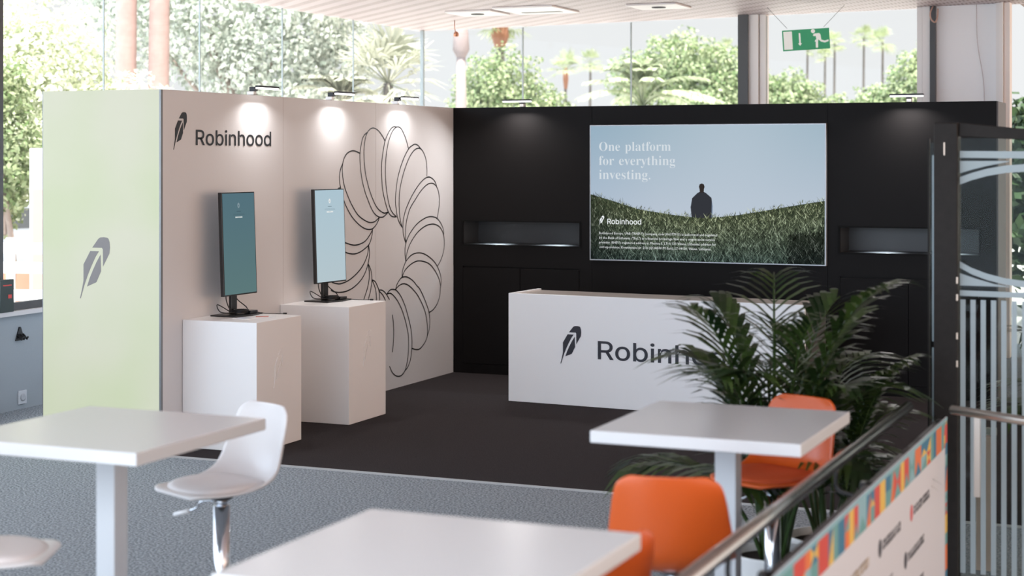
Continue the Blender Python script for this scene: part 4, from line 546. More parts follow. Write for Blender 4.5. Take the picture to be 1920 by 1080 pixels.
for i, s in enumerate(fp):
    cu = bpy.data.curves.new('fine_print', 'FONT'); cu.body = s; cu.size = 0.036; cu.resolution_u = 1
    ob = bpy.data.objects.new('tmp', cu); COL.objects.link(ob); bpy.context.view_layer.update()
    me = bpy.data.meshes.new_from_object(ob.evaluated_get(bpy.context.evaluated_depsgraph_get()))
    wdt = max(v.co.x for v in me.vertices); bpy.data.objects.remove(ob)
    tgt = (1.10, 1.08, 1.09, 1.04)[i]
    for v in me.vertices: v.co = Vector((-.984 + v.co.x * tgt / wdt, -0.0503, .237 - i * .0415 + v.co.y * .86))
    me.materials.clear(); me.materials.append(MATS['lit white'])
    for p in me.polygons: p.material_index = 0
    me.name = 'fine_print'; ob = bpy.data.objects.new('fine_print', me); COL.objects.link(ob); ob.parent = t

# ---------------------------------------------------------- lamps on the booth walls
def wall_lamp(loc, rz, label, energy):
    """clamp at the wall top, short arm, wide bar held out over the wall face (local -Y is the face side)"""
    t = empty('wall_lamp', loc, rz, label, 'lamp', 'bar lamps clamped on the booth walls')
    MB().box(-0.02, 0.02, -0.008, 0.05, 0.001, 0.030).build('clamp', M_alu, t, bevel=0.003)
    MB().box(-0.022, 0.022, -0.02, 0.030, 0.030, 0.062).build('driver_box', M_lampbody, t, bevel=0.003)
    MB().tube([(0, 0.0, 0.05), (0, -0.06, 0.058), (0, -0.10, 0.058)], 0.007, 8).build('arm', M_lampbody, t)
    MB().box(-0.14, 0.14, -0.135, -0.095, 0.052, 0.066).build('lamp_head', M_lampbody, t, bevel=0.003)
    MB().box(-0.136, 0.136, -0.133, -0.097, 0.040, 0.052).build('diffuser', M_lampled, t, bevel=0.002)
    ld = bpy.data.lights.new('lamp_glow', 'AREA'); ld.shape = 'RECTANGLE'; ld.size = 0.24; ld.size_y = 0.03; ld.energy = energy; ld.color = (1.0, 0.97, 0.95); ld.spread = math.radians(150)
    lo = bpy.data.objects.new('lamp_glow', ld); COL.objects.link(lo)
    c, s = math.cos(rz), math.sin(rz); p = Vector((0, -0.115, 0.036))
    lo.location = (loc[0] + p.x * c - p.y * s, loc[1] + p.x * s + p.y * c, loc[2] + p.z)
    lo.rotation_euler = (Matrix.Rotation(rz, 4, 'Z') @ Matrix.Rotation(math.radians(-22), 4, 'X')).to_euler()
    return t
for y, lb in ((10.80, 'black bar lamp on the white wall, nearest the wordmark'), (11.99, 'black bar lamp on the white wall, middle of its three'), (13.17, 'black bar lamp on the white wall above the disc drawing')):
    wall_lamp((BX, y, BH), math.radians(90), lb, LAMP_W)
for x, lb in ((-5.99, 'bar lamp on the charcoal wall near the room corner'), (-2.46, 'bar lamp on the charcoal wall above the right niche')):
    wall_lamp((x, BY1, BH), 0, lb, LAMP_B)

# ---------------------------------------------------------- pedestals
def pedestal(y0, label):
    t = empty('pedestal', (BX + 0.003, y0, 0.0125), 0, label, 'pedestal', 'white display pedestals along the white wall')
    MB().box(0, 0.60, 0, 0.60, 0, 0.888).build('pedestal_body', M_pedestal, t, bevel=0.003)
    e = MB(); feather(e, (0.600, 0.215, 0.415), (0, 1, 0), (0, 0, 1), 0.27, (0.006, 0, 0), 0.92)
    e.build('feather_emblem', M_pedestal, t, bevel=0.002)
    return t
M_pedestal = mat('white pedestal board', (0.90, 0.88, 0.87), 0.4)
pedestal(9.86, 'white display pedestal with raised feather emblem under the darker upright monitor')
pedestal(11.17, 'white display pedestal with raised feather emblem nearer the charcoal wall')

# ---------------------------------------------------------- upright monitors
def monitor(loc, rz, label, c_top, c_bot, dark):
    t = empty('monitor', loc, rz, label, 'monitor', 'upright monitors on the pedestals')
    # local +X = screen normal, local Y across
    b = MB(); b.prism([(-.12, -.17), (.10, -.17), (.13, .0), (.10, .17), (-.12, .17)], (0, 0, 0), (1, 0, 0), (0, 1, 0), (0, 0, 0.010)); b.build('stand_base', M_plastic, t, bevel=0.003)
    MB().box(-.055, -.030, -.035, .035, .01, .52).build('stand_column', M_plastic, t, bevel=0.004)
    MB().box(-.05, -.005, -.06, .06, .385, .505).build('bracket', M_plastic, t, bevel=0.004)
    hd = empty('display_head', (0, 0, 0.145)); hd.parent = t; hd.rotation_euler = (0, math.radians(-2.0), 0)
    HW, HH = 0.2075, 0.735
    MB().box(-.004, .026, -HW, HW, 0, HH).build('display_case', M_plastic, hd, bevel=0.003)
    V = [(0.0268, -HW + .009, .010), (0.0268, HW - .009, .010), (0.0268, HW - .009, HH - .008), (0.0268, -HW + .009, HH - .008)]
    sc = []
    Vv = []; Ff = []; Cc = []
    n = 16
    for i in range(n):
        za = .010 + (HH - .018) * i / n; zc = .010 + (HH - .018) * (i + 1) / n
        f0, f1 = i / n, (i + 1) / n
        A = tuple(c_bot[k] * (1 - f0) + c_top[k] * f0 for k in range(3)); B = tuple(c_bot[k] * (1 - f1) + c_top[k] * f1 for k in range(3))
        k0 = len(Vv); Vv += [(0.0268, -HW + .009, za), (0.0268, HW - .009, za), (0.0268, HW - .009, zc), (0.0268, -HW + .009, zc)]
        Ff.append((k0, k0 + 1, k0 + 2, k0 + 3)); Cc.append([lin(A), lin(A), lin(B), lin(B)])
    ink = lin((70, 92, 102)) if dark else lin((120, 140, 150)); pale = lin((190, 200, 200)) if dark else lin((228, 232, 232))
    def rect(y0, y1, z0, z1, c):
        k0 = len(Vv); Vv.extend([(0.0272, y0, z0), (0.0272, y1, z0), (0.0272, y1, z1), (0.0272, y0, z1)]); Ff.append((k0, k0 + 1, k0 + 2, k0 + 3)); Cc.append(c)
    top = HH
    k0 = len(Vv); ring = [(math.cos(a) * .014, math.sin(a) * .019) for a in np.linspace(0, 2 * math.pi, 15)[:-1]]
    Vv += [(0.0272, a, top - .095 + b) for a, b in ring]; Ff.append(tuple(range(k0, k0 + len(ring)))); Cc.append(pale if not dark else lin((130, 150, 158)))
    rect(-.004, .004, top - .102, top - .092, ink)
    rect(-.026, .026, top - .140, top - .135, ink)
    rect(-.070, .070, top - .157, top - .1555, ink); rect(-.074, .074, top - .163, top - .1615, ink)
    rect(-.044, .044, top - .185, top - .174, pale); rect(-.016, .016, top - .181, top - .178, ink)
    ob = colmesh('screen_display', Vv, Ff, Cc, hd)
    # loose cables on the stand
    b = MB()
    b.tube(catmull([(-.04, -.05, .03), (-.10, -.11, .08), (-.06, -.13, .03), (0, -.06, .02), (.05, .02, .03), (.02, .08, .05), (-.03, .05, .10), (-.05, .0, .16)], 5), .004, 6)
    b.tube(catmull([(-.05, -.06, .20), (-.05, -.075, .12), (-.03, -.05, .04), (.02, -.02, .02)], 5), .004, 6)
    for k in range(3):
        b.tube(catmull([(.02 + .055 * math.cos(a) + .004 * k, .0 + .05 * math.sin(a), .022 + .008 * k) for a in np.linspace(0, 6.2, 9)], 3), .005, 6)
    b.build('cable', M_plastic, t)
    b = MB(); b.box(.03, .09, .03, .12, .0101, .032); b.build('cable_adapter', M_plastic, t, bevel=0.004)
    b = MB(); b.tube(catmull([(.07, .11, .02), (.12, .15, .006), (.19, .17, .004), (.26, .19, .006)], 5), .0028, 6)
    b.tube([(.26, .19, .006), (.285, .197, .006)], .006, 8); b.build('loose_lead', M_plastic, t)
    return t
monitor((-6.515, 10.30, 0.9005), math.radians(-2), 'dim blue grey upright monitor on the pedestal nearer the green screen', (84, 113, 124), (92, 120, 121), True)
monitor((-6.50, 11.60, 0.9005), math.radians(-5), 'brighter pale blue upright monitor in front of the disc drawing', (172, 196, 208), (180, 197, 204), False)
def leaflet(x, y, rz, c, lb, w=.10, h=.15):
    t = empty('leaflet', (x, y, 0.9005), rz, lb, 'leaflet', 'printed leaflets on the first pedestal')
    b = MB(); b.box(-h / 2, h / 2, -w / 2, w / 2, 0, 0.003); b.build('paper', mat('leaflet white', (0.85, 0.84, 0.83), .6), t)
    b = MB(); b.box(-h / 2 + .01, h / 2 - .05, -w / 2 + .01, w / 2 - .01, .003, .0034); b.build('printed_panel', c, t)
leaflet(-6.26, 10.25, 0.5, mat('leaflet red print', (0.62, 0.20, 0.15), .6), 'white and red leaflet by the corner of the first pedestal')
leaflet(-6.33, 10.10, -0.2, mat('leaflet blue print', (0.55, 0.58, 0.66), .6), 'pale leaflet lying beside the first monitor stand')

# ---------------------------------------------------------- counter
t = empty('counter', (-5.478, 12.80, 0.0125), math.radians(-4.0), 'long white reception counter with navy feather wordmark in front of charcoal wall', 'counter')
CW, CD, CHh = 2.53, 0.56, 0.893
b = MB(); b.box(0, CW, 0, 0.03, 0, CHh); b.box(0, 0.03, 0.03, CD, 0, CHh); b.build('front_panel', mat('white counter board', (0.93, 0.96, 0.99), 0.4), t, bevel=0.002)
MB().box(CW - .03, CW, 0.0302, CD, 0, CHh).build('side_panel', mat('dark grey counter side', (0.05, 0.045, 0.042), 0.5), t)
MB().box(0.03, CW - 0.03, 0.03, CD - .01, CHh - 0.035, CHh - 0.012).build('worktop', mat('grey brown worktop', (0.42, 0.37, 0.34), 0.3), t)
lb = MB(); feather(lb, (0.478, -0.001, 0.348 - .012), (1, 0, 0), (0, 0, 1), 0.312, (0, -0.002, 0), 0.98); lb.build('feather_emblem', M_inknavy, t)
lb = MB(); w_ = glyph_text('Robinhood', SANS, (0, 0, 0), (1, 0, 0), (0, 0, 1), MB())
hs = 0.205 / 0.727
glyph_text('Robinhood', SANS, (0.792, -0.003, 0.391), (1, 0, 0), (0, 0, 1), lb, 1.27 / w_, hs)
raw(lb, 'wordmark_lettering', M_inknavy, t)
# ============================================================ furniture in front of the booth
def bar_table(x0, x1, y0, y1, label, ztop=1.05):
    cx, cy = (x0 + x1) / 2, (y0 + y1) / 2
    t = empty('bar_table', (cx, cy, 0), 0, label, 'table', 'white square bar tables')
    MB().box(x0 - cx, x1 - cx, y0 - cy, y1 - cy, ztop - 0.045, ztop).build('table_top', M_tabletop, t, bevel=0.004)
    MB().box(-.02, .06, -.06, .02, 0.012, ztop - 0.045).build('leg', M_white, t, bevel=0.003)
    MB().box(-.24, .24, -.24, .24, 0.0, 0.012).build('base_plate', M_white, t, bevel=0.003)
    return t
bar_table(-4.13, -3.322, 4.630, 5.447, 'white square bar table at left with a white stool behind it')
bar_table(-2.105, -1.337, 5.66, 6.468, 'white square bar table at right between the two orange stools')
bar_table(-2.20, -1.405, 3.36, 4.162, 'white square bar table nearest the viewer, its leg out of view')

def stool(loc, rz, label, shell_m, pad_m, group):
    t = empty('bar_stool', loc, rz, label, 'stool', group)
    MB().lathe([(0, 0), (.20, 0), (.205, .006), (.19, .014), (.06, .026), (.035, .04), (0, .042)], 40).build('base_plate', M_steel, t)
    MB().lathe([(0, .03), (.033, .03), (.033, .655), (.0, .655)], 28).build('column', M_steel, t)
    MB().lathe([(0, .65), (.024, .65), (.024, .69), (0, .69)], 20).build('gas_lift', M_steel, t)
    MB().lathe([(.030, .675), (.045, .685), (.055, .70), (0, .70)], 24).build('seat_mount', M_plastic, t)
    MB().tube(catmull([(.03, -.02, .675), (.05, -.07, .665), (.055, -.10, .635), (.07, -.16, .615)], 4), .0045, 8).build('lever', M_steel, t)
    t.children[-1].name = 'lever'
    MB().tube([(.064, -.135, .622), (.083, -.215, .597)], .009, 10).build('lever_grip', mat('pale lever grip', (.75, .74, .74), .4), t)
    # shell: profile from the front edge to the top of the back
    prof = [(.225, .725), (.20, .732), (.12, .722), (.02, .712), (-.08, .712), (-.15, .725), (-.195, .765), (-.215, .82), (-.225, .89), (-.232, .96), (-.236, 1.01), (-.238, 1.035)]
    hw = [.125, .165, .190, .203, .207, .206, .203, .198, .190, .180, .163, .120]
    lift = [.0, .004, .012, .026, .046, .060, .050, .025, .008, .0, .0, .0]
    wrap = [.0, .0, .0, .005, .02, .045, .070, .078, .068, .052, .038, .025]
    P = catmull([(a[0], a[1], h, l_, w) for a, h, l_, w in zip(prof, hw, lift, wrap)], 3); m = 14
    V = []; F = []
    for (x, z, h, li, wr) in P:
        for j in range(m + 1):
            s_ = -1 + 2 * j / m
            V.append((x + wr * abs(s_) ** 2.2, s_ * h, z + li * abs(s_) ** 2.2))
    for i in range(len(P) - 1):
        for j in range(m):
            a = i * (m + 1) + j; F.append((a, a + 1, a + m + 2, a + m + 1))
    b = MB(); b.add(V, F, True); o = b.build('seat_shell', shell_m, t)
    k = o.modifiers.new('thickness', 'SOLIDIFY'); k.thickness = 0.014; k.offset = 0
    k = o.modifiers.new('smooth', 'SUBSURF'); k.levels = 1; k.render_levels = 1
    # pad lying in the shell
    V = []; F = []; n = 26
    for r in range(7):
        f = r / 6
        for q in range(n):
            a = 2 * math.pi * q / n; rr = (1 - abs(f * 2 - 1) ** 3 * .0) 
            sx = .175 * (math.copysign(abs(math.cos(a)) ** .8, math.cos(a))); sy = .17 * (math.copysign(abs(math.sin(a)) ** .8, math.sin(a)))
            g = [0, 1.0, 1.03, 1.02, .9, .55, 0][r]; zz = [.714, .714, .722, .734, .744, .749, .750][r]
            s_ = sy * g / .20
            V.append((.025 + sx * g, sy * g, zz + .02 * abs(s_) ** 2.2 + .004))
    for r in range(6):
        for q in range(n): F.append((r * n + q, r * n + (q + 1) % n, (r + 1) * n + (q + 1) % n, (r + 1) * n + q))
    MB().add(V, F, True).build('seat_pad', pad_m, t)
    return t
WG, OG = 'white shell bar stools', 'orange shell bar stools'
stool((-3.655, 5.66, 0), math.radians(246), 'white shell bar stool with back, behind the left table', M_stoolwhite, M_stoolpad, WG)
stool((-3.745, 4.38, 0), math.radians(25), 'white stool cut off by the bottom left corner of the picture', M_stoolwhite, M_stoolpad, WG)
stool((-1.655, 5.23, 0), math.radians(103), 'orange bar stool seen from behind, in front of the right table', M_orange, M_orangepad, OG)
stool((-1.705, 6.72, 0), math.radians(245), 'orange bar stool beyond the right table, facing the viewer', M_orange, M_orangepad, OG)
stool((-1.68, 4.28, 0), math.radians(150), 'orange stool mostly hidden under the nearest table', M_orange, M_orangepad, OG)

# ---------------------------------------------------------- potted palms
def frond(az, L, rise, droop, nl, ll, base, seed, lw=0.011):
    """an arched palm frond with two rows of narrow leaflets"""
    r = random.Random(seed); b = MB(); d = Vector((math.cos(az), math.sin(az), 0)); P = []
    n = 18
    for i in range(n + 1):
        s_ = i / n
        out = L * (s_ * math.cos(rise) * 0.55 + s_ ** 2.0 * 0.5 * math.cos(rise) + s_ ** 2 * droop * .25)
        up = L * (math.sin(rise) * s_ - droop * s_ ** 2.6)
        P.append(Vector(base) + d * out + Vector((0, 0, up)))
    b.tube(P, [0.007 * (1 - .75 * i / n) * lw / .011 for i in range(n + 1)], 5)
    side = Vector((0, 0, 1)).cross(d)
    for q in range(nl):
        s_ = .34 + .64 * q / nl; i = min(int(s_ * n), n - 1); f = s_ * n - i; p = P[i].lerp(P[i + 1], f); tg = (P[i + 1] - P[i]).normalized()
        up = side.cross(tg) * -1
        for sg in (-1, 1):
            l_ = ll * (math.sin(math.pi * min(1, max(0.08, (s_ - .22) / .80))) ** .55) * r.uniform(.85, 1.1)
            dr = (side * sg * .92 + tg * (.55 + .5 * s_) + Vector((0, 0, .15))).normalized()
            w = lw * r.uniform(.8, 1.15); V = []
            wd = dr.cross(Vector((0, 0, 1))).normalized()
            for k in range(5):
                u = k / 4; c_ = p + dr * (l_ * u) + Vector((0, 0, -l_ * .42 * u ** 2))
                ww = w * (0.45 + 1.2 * u if u < .5 else 1.05 * (1 - u) * 2) if k < 4 else 0.0006
                V += [c_ - wd * ww + Vector((0, 0, ww * .3)), c_ + wd * ww + Vector((0, 0, ww * .3))]
            b.add(V, [(2 * k, 2 * k + 1, 2 * k + 3, 2 * k + 2) for k in range(4)])
    return b
def potted_palm(loc, label, seed, n, scale, pot_r=.19, pot_h=.28):
    t = empty('potted_palm', loc, 0, label, 'plant', 'palms in white pots')
    MB().lathe([(0, 0), (pot_r * .78, 0), (pot_r * .8, .01), (pot_r, pot_h - .01), (pot_r, pot_h), (pot_r - .012, pot_h), (pot_r - .015, pot_h - .04), (0, pot_h - .04)], 36).build('pot', M_pot, t)
    MB().lathe([(0, pot_h - .03), (pot_r - .016, pot_h - .035)], 24).build('soil', M_soil, t)
    r = random.Random(seed)
    for q in range(n):
        az = 2 * math.pi * (q / n) + r.uniform(-.35, .35)
        hi = q % 3
        L = scale * (1.62, 1.36, .98)[hi] * r.uniform(.9, 1.08); rise = math.radians((84, 77, 66)[hi] + r.uniform(-5, 5))
        bb = (.05 * math.cos(az), .05 * math.sin(az), pot_h - .04)
        frond(az, L, rise, .32 + .07 * hi, 15, .40 * scale, bb, seed * 50 + q, .019).build('frond', M_palm, t, recalc=False)
    return t
potted_palm((-1.85, 7.32, 0), 'tall potted palm with long dark fronds behind the right table, left pot', 8, 20, 1.08)
potted_palm((-1.70, 7.74, 0), 'potted palm in the white pot nearer the handrail, right pot', 9, 13, .84)
potted_palm((-.62, 9.75, 0), 'potted palm added behind the glazed gate, standing in for reflected palms', 14, 12, 1.12)  # added plant, stands in for palms reflected in the gate glass

# ---------------------------------------------------------- handrails, banner and glazed gate at the right
M_rail = mat('polished steel handrail', (0.55, 0.50, 0.46), 0.16, 1.0)
t = empty('handrail', (-1.27, 5.2, 0), 0, 'polished steel handrail running back beside the colourful banner', 'handrail')
MB().tube([(0, -3.0, .95), (0, 2.17, .95)], .0235, 20).build('rail', M_rail, t)
for y in (-0.68, 0.72):
    b = MB(); b.tube(catmull([(0, y, .93), (0.0, y, .86), (.05, y, .84), (.10, y, .84)], 4), .008, 8); b.box(.085, .105, y - .02, y + .02, .80, .89)
    b.build('bracket', M_plastic, t)
t = empty('balustrade', (-1.15, 5.2, 0), 0, 'dark balustrade panel carrying the long printed banner', 'balustrade')
b = MB(); b.box(-.015, .015, -3.0, 2.30, 0.05, .885); b.build('infill_panel', M_darkmetal, t)
for y in (-2.4, -0.68, .72, 2.22): MB().box(-.022, .022, y - .02, y + .02, 0, .885).build('upright', M_darkmetal, t)

t = empty('banner', (-1.128, 5.2, 0), 0, 'white sponsor banner with teal, orange and yellow patterned border on the balustrade', 'banner')
MB().box(0, .006, -3.0, 2.28, .02, .90).build('banner_cloth', mat('white banner cloth', (0.64, 0.64, 0.665), .6), t)
teal, blue, orng, yel, red, aqua = [mat('banner ' + n, c, .6) for n, c in (('teal', (.13, .33, .32)), ('blue', (.03, .17, .28)), ('orange', (.72, .17, .04)), ('yellow', (.75, .48, .08)), ('red', (.60, .06, .04)), ('aqua', (.25, .45, .50)))]
MB().box(.006, .0075, -3.0, 2.28, .885, .90).build('border_edge', aqua, t)
seqm = [teal, blue, orng, teal, yel, red, aqua, orng, teal, blue, red, yel]
rb = random.Random(11)
pal = [teal, blue, orng, yel, red, aqua]
def pattern(name, cells):
    """a continuous printed strip: each cell is four triangles of its own colours"""
    V = []; F = []; I = []; key = {}
    def vid(y, z):
        k = (round(y, 4), round(z, 4))
        if k not in key: key[k] = len(V); V.append((.0065, y, z))
        return key[k]
    for q, (y0, y1, z0, z1) in enumerate(cells):
        c = [vid(y0, z0), vid(y1, z0), vid(y1, z1), vid(y0, z1)]; m_ = vid((y0 + y1) / 2, (z0 + z1) / 2)
        a, b_ = pal.index(seqm[q % 12]), pal.index(seqm[(q * 5 + 2) % 12]); md = rb.choice((0, 0, 1, 2, 3))
        cols = [(a,) * 4, (a, b_, a, b_), (b_, a, a, a), (a, a, b_, b_)][md]
        for e in range(4): F.append((c[e], c[(e + 1) % 4], m_)); I.append(cols[e])
    me = bpy.data.meshes.new(name); me.from_pydata(V, [], F)
    for m_ in pal: me.materials.append(m_)
    me.polygons.foreach_set('material_index', I); o = bpy.data.objects.new(name, me); COL.objects.link(o); o.parent = t
cells = []; y = -3.0
while y < 2.22:
    y1 = min(y + rb.choice((.07, .10, .14)), 2.22)
    cells += [(y, y1, .775, .885)] if rb.random() < .6 else [(y, y1, .775, .83), (y, y1, .83, .885)]
    y = y1
pattern('top_border', cells)
cells = []; z = .02
while z < .885:
    z1 = min(z + rb.choice((.05, .08, .11)), .885); cells.append((2.22, 2.28, z, z1)); z = z1
pattern('side_border', cells)
# sponsor marks: a small emblem and a line of small strokes each
def mark(y, z, w, h, me, mt, seed):
    r = random.Random(seed); b = MB()
    ring = [(y + h * .5 * math.cos(a), z + h * .55 * math.sin(a)) for a in np.linspace(0, 2 * math.pi, 11)[:-1]]
    b.prism(ring, (.0061, 0, 0), (0, 1, 0), (0, 0, 1), (.001, 0, 0)); b.build('sponsor_emblem', me, t)
    b = MB(); x = y + h * .9
    while x < y + w:
        k = h * r.uniform(.22, .4); b.box(.0061, .0069, x, x + k * .45, z - h * .28, z + h * .28)
        if r.random() < .7: b.box(.0061, .0069, x, x + k, z - h * .28, z - h * .10)
        if r.random() < .5: b.box(.0061, .0069, x, x + k, z + h * .12, z + h * .28)
        x += k * 1.35
    b.build('sponsor_lettering', mt, t)
inkm = mat('banner dark ink', (.03, .03, .04), .6); gold = mat('banner gold ink', (.45, .33, .2), .6); grn = mat('banner green ink', (.12, .40, .25), .6); pk = mat('banner red ink', (.62, .12, .12), .6)
rows = [(.655, [(-2.4, inkm), (-1.75, inkm), (-1.10, inkm), (-.52, inkm), (.12, gold), (.74, inkm), (1.38, pk)]),
        (.50, [(-2.2, inkm), (-1.55, pk), (-.95, inkm), (-.25, gold), (.55, grn), (1.25, inkm)]),
        (.35, [(-1.9, inkm), (-1.2, grn), (-.4, inkm), (.3, gold), (1.25, inkm)]), (.20, [(-1.6, inkm), (-.9, gold), (0, inkm), (.9, pk)])]
for z, L in rows:
    for q, (y, m_) in enumerate(L): mark(y, z, .42, .06, m_, inkm if m_ is not gold else gold, int(z * 100) + q)

# glazed gate
M_gate = mat('worn dark gate paint', (0.020, 0.017, 0.015), 0.6, 0.0, spec=0.2, bump=(40, 0.15), var=(30, .25))
t = empty('glazed_gate', (-1.21, 8.09, 0), 0, 'dark framed glazed gate with frosted stripes and curved bands at right', 'gate')
MB().box(-.058, .052, -.05, .06, 0, 2.193).build('gate_post', M_gate, t, bevel=0.006)
MB().prism([(.052, 2.193), (.80, 2.115), (.80, 2.085), (.052, 2.128)], (0, -.02, 0), (1, 0, 0), (0, 0, 1), (0, .05, 0)).build('top_rail', M_gate, t, bevel=0.004)
MB().box(.052, 0.80, -.004, .004, .05, 2.12).build('glass_pane', M_doorglass, t)
fb = MB(); Y0 = -.0055; W_ = (0, .001, 0)
X = lambda x: x + 1.21
def arc(pts_top, pts_bot): fb.prism([(X(a), b) for a, b in pts_top] + [(X(a), b) for a, b in reversed(pts_bot)], (0, Y0, 0), (1, 0, 0), (0, 0, 1), W_)
arc([(-1.154, 2.06), (-.45, 2.055)], [(-1.154, 2.028), (-.45, 2.02)])
arc([(-1.154, 2.013), (-.93, 2.013)], [(-1.154, 1.955), (-1.10, 1.972), (-1.03, 1.990), (-.93, 2.010)])
arc([(-1.154, 1.937), (-1.10, 1.957), (-1.03, 1.977), (-.95, 1.992), (-.865, 1.998), (-.45, 1.99)], [(-1.154, 1.902), (-1.10, 1.923), (-1.03, 1.943), (-.95, 1.957), (-.865, 1.963), (-.45, 1.955)])
arc([(-1.154, 1.541), (-1.10, 1.512), (-1.03, 1.487), (-.95, 1.468), (-.865, 1.458), (-.45, 1.45)], [(-1.154, 1.511), (-1.10, 1.482), (-1.03, 1.457), (-.95, 1.438), (-.865, 1.426), (-.45, 1.42)])
arc([(-1.154, 1.486), (-1.08, 1.462), (-1.0, 1.44), (-.92, 1.428)], [(-1.154, 1.428), (-1.08, 1.428), (-1.0, 1.428), (-.92, 1.426)])
arc([(-1.154, 1.406), (-.45, 1.400)], [(-1.154, 1.380), (-.45, 1.374)])
for q in range(15):
    x = -1.152 + q * .0465; arc([(x, 1.363), (x + .0235, 1.363)], [(x, .08), (x + .0235, .08)])
raw(fb, 'frosted_pattern', M_frost, t)
MB().box(-.10, -.062, .10, .112, 0, 2.10).build('side_glass', M_doorglass, t)
MB().box(-.088, -.068, .096, .0985, 1.15, 2.04).build('frosted_strip', M_frost, t)
MB().box(-.088, -.072, .096, .0985, .60, 1.12).build('frosted_strip', M_frost, t)
MB().box(-.108, -.10, .09, .12, 0, 2.12).build('side_frame', M_gate, t)
for z in (1.05, 1.18, 1.36, 1.44): MB().box(.046, .0535, -.052, -.045, z, z + .03).build('paint_chip', mat('bare metal chip', (.62, .5, .40), .4, .5), t)
MB().box(-.012, -.006, -.0515, -.049, 2.04, 2.10).build('paint_chip', MATS['bare metal chip'], t)

t = empty('handrail', (-1.08, 7.42, 0), 0, 'short steel handrail crossing in front of the glazed gate', 'handrail')
MB().tube([(0, -.08, .952), (.30, -.262, .952), (1.0, -.66, .95)], .019, 18).build('rail', M_alu, t)
MB().box(.10, .125, -.15, -.13, .60, .935).build('support', M_alu, t)
t = empty('wooden_post', (-1.09, 8.52, 0), 0, 'pale wooden post with steel edge behind the gate glass', 'post')
MB().box(-.045, .03, -.03, .03, 0, .66).build('timber', mat('pale pinkish timber', (.60, .45, .38), .6, var=(8, .12)), t, bevel=0.003)
MB().box(.031, .045, -.03, .03, 0, .665).build('steel_edge', M_alu, t)
MB().box(-.02, .05, -.01, .01, .665, .70).build('top_fixing', M_alu, t)
# ============================================================ ceiling fittings and exit sign
M_fit = mat('white ceiling fitting', (.86, .82, .80), .4)
for q, (x, y, lb) in enumerate(((-7.46, 16.58, 'recessed white ceiling plate nearest the glass corner'), (-5.40, 16.56, 'recessed round ceiling light between exit sign and square plate'))):
    t = empty('ceiling_light', (x, y, CH), 0, lb, 'ceiling light', 'recessed round ceiling lights')
    MB().box(-.27, .27, -.27, .27, -.02, -.001).build('cover_plate', M_fit, t, bevel=0.005)
    MB().lathe([(0, -.03), (.07, -.03), (.075, -.022), (.075, -.0205)], 24).build('dark_lens', M_plastic, t)
t = empty('air_vent', (-6.73, 16.47, CH), 0, 'white square ceiling vent with a dark slot', 'vent')
MB().box(-.34, .34, -.40, .40, -.02, -.001).build('frame', M_fit, t, bevel=0.005)
MB().box(-.22, .22, .12, .22, -.024, -.0205).build('slot', M_plastic, t)
t = empty('air_vent', (-3.75, 15.6, CH), math.radians(-8), 'long pale flush ceiling panel above the exit sign', 'vent')
MB().box(-.55, .35, -.60, .45, -.02, -.001).build('frame', M_fit, t, bevel=0.005)
t = empty('ceiling_hook', (-8.14, 17.45, CH), 0, 'small copper hook hanging from the ceiling near the glass corner', 'hook')
MB().tube([(0, 0, 0), (0, 0, -.09), (.01, 0, -.13)], .005, 6).build('wire', mat('copper', (.55, .25, .15), .4, .6), t)
MB().lathe([(0, -.19), (.03, -.185), (.03, -.15), (.012, -.13), (0, -.13)], 12, (.02, 0, 0)).build('weight', MATS['copper'], t)

t = empty('exit_sign', (-4.01, 17.205, 3.25), 0, 'green hanging exit sign with down arrow and running figure', 'sign')
sw, sh = .485, .215
tilt = math.radians(-3.4)
hd = empty('sign_board', (0, 0, 0), math.radians(20)); hd.parent = t
hd.rotation_euler = (Matrix.Rotation(math.radians(20), 4, 'Z') @ Matrix.Rotation(tilt, 4, 'Y')).to_euler()
M_sg = mat('exit sign green', (.03, .26, .12), .4, emit=(.03, .30, .14), estr=.35); M_sw = mat('exit sign white', (.8, .82, .78), .4, emit=(.8, .82, .78), estr=.3)
MB().box(-sw / 2, sw / 2, 0, .012, -sh / 2, sh / 2).build('panel', M_sg, hd, bevel=0.002)
u_, v_, w_ = (1, 0, 0), (0, 0, 1), (0, -.002, 0)
MB().box(-sw / 2 + .012, -.142, -.003, 0, -.093, .093).build('door_symbol', M_sw, hd)
b = MB(); b.prism([(-.073, .07), (-.057, .07), (-.057, -.035), (-.045, -.035), (-.065, -.06), (-.085, -.035), (-.073, -.035)], (0, -.0005, 0), u_, v_, w_); b.build('arrow', M_sw, hd)
b = MB(); b.prism([(.075 + .021 * math.cos(a), .083 + .021 * math.sin(a)) for a in np.linspace(0, 2 * math.pi, 17)[:-1]], (0, -.0005, 0), u_, v_, w_)
b.prism([(.080, .055), (.135, .060), (.150, .045), (.155, -.010), (.190, -.022), (.228, -.012), (.230, -.030), (.190, -.042), (.150, -.030), (.125, -.005), (.120, -.035), (.118, -.090), (.095, -.090), (.097, -.030), (.105, .0), (.100, .032), (.085, .030), (.072, .036)], (0, -.0006, 0), u_, v_, w_)
b.prism([(.115, .0), (.120, -.02), (.088, -.03), (.092, -.010)], (0, -.0007, 0), u_, v_, w_)
b.build('running_figure', M_sw, hd)
hd.location = (0, 0, 0)
for a, bb in (((-.185, -.065, .115), (-.42, .03, .35)), ((.17, .06, .13), (.39, .045, .35))):
    MB().tube([a, bb], .0022, 5).build('wire', M_darkmetal, t)
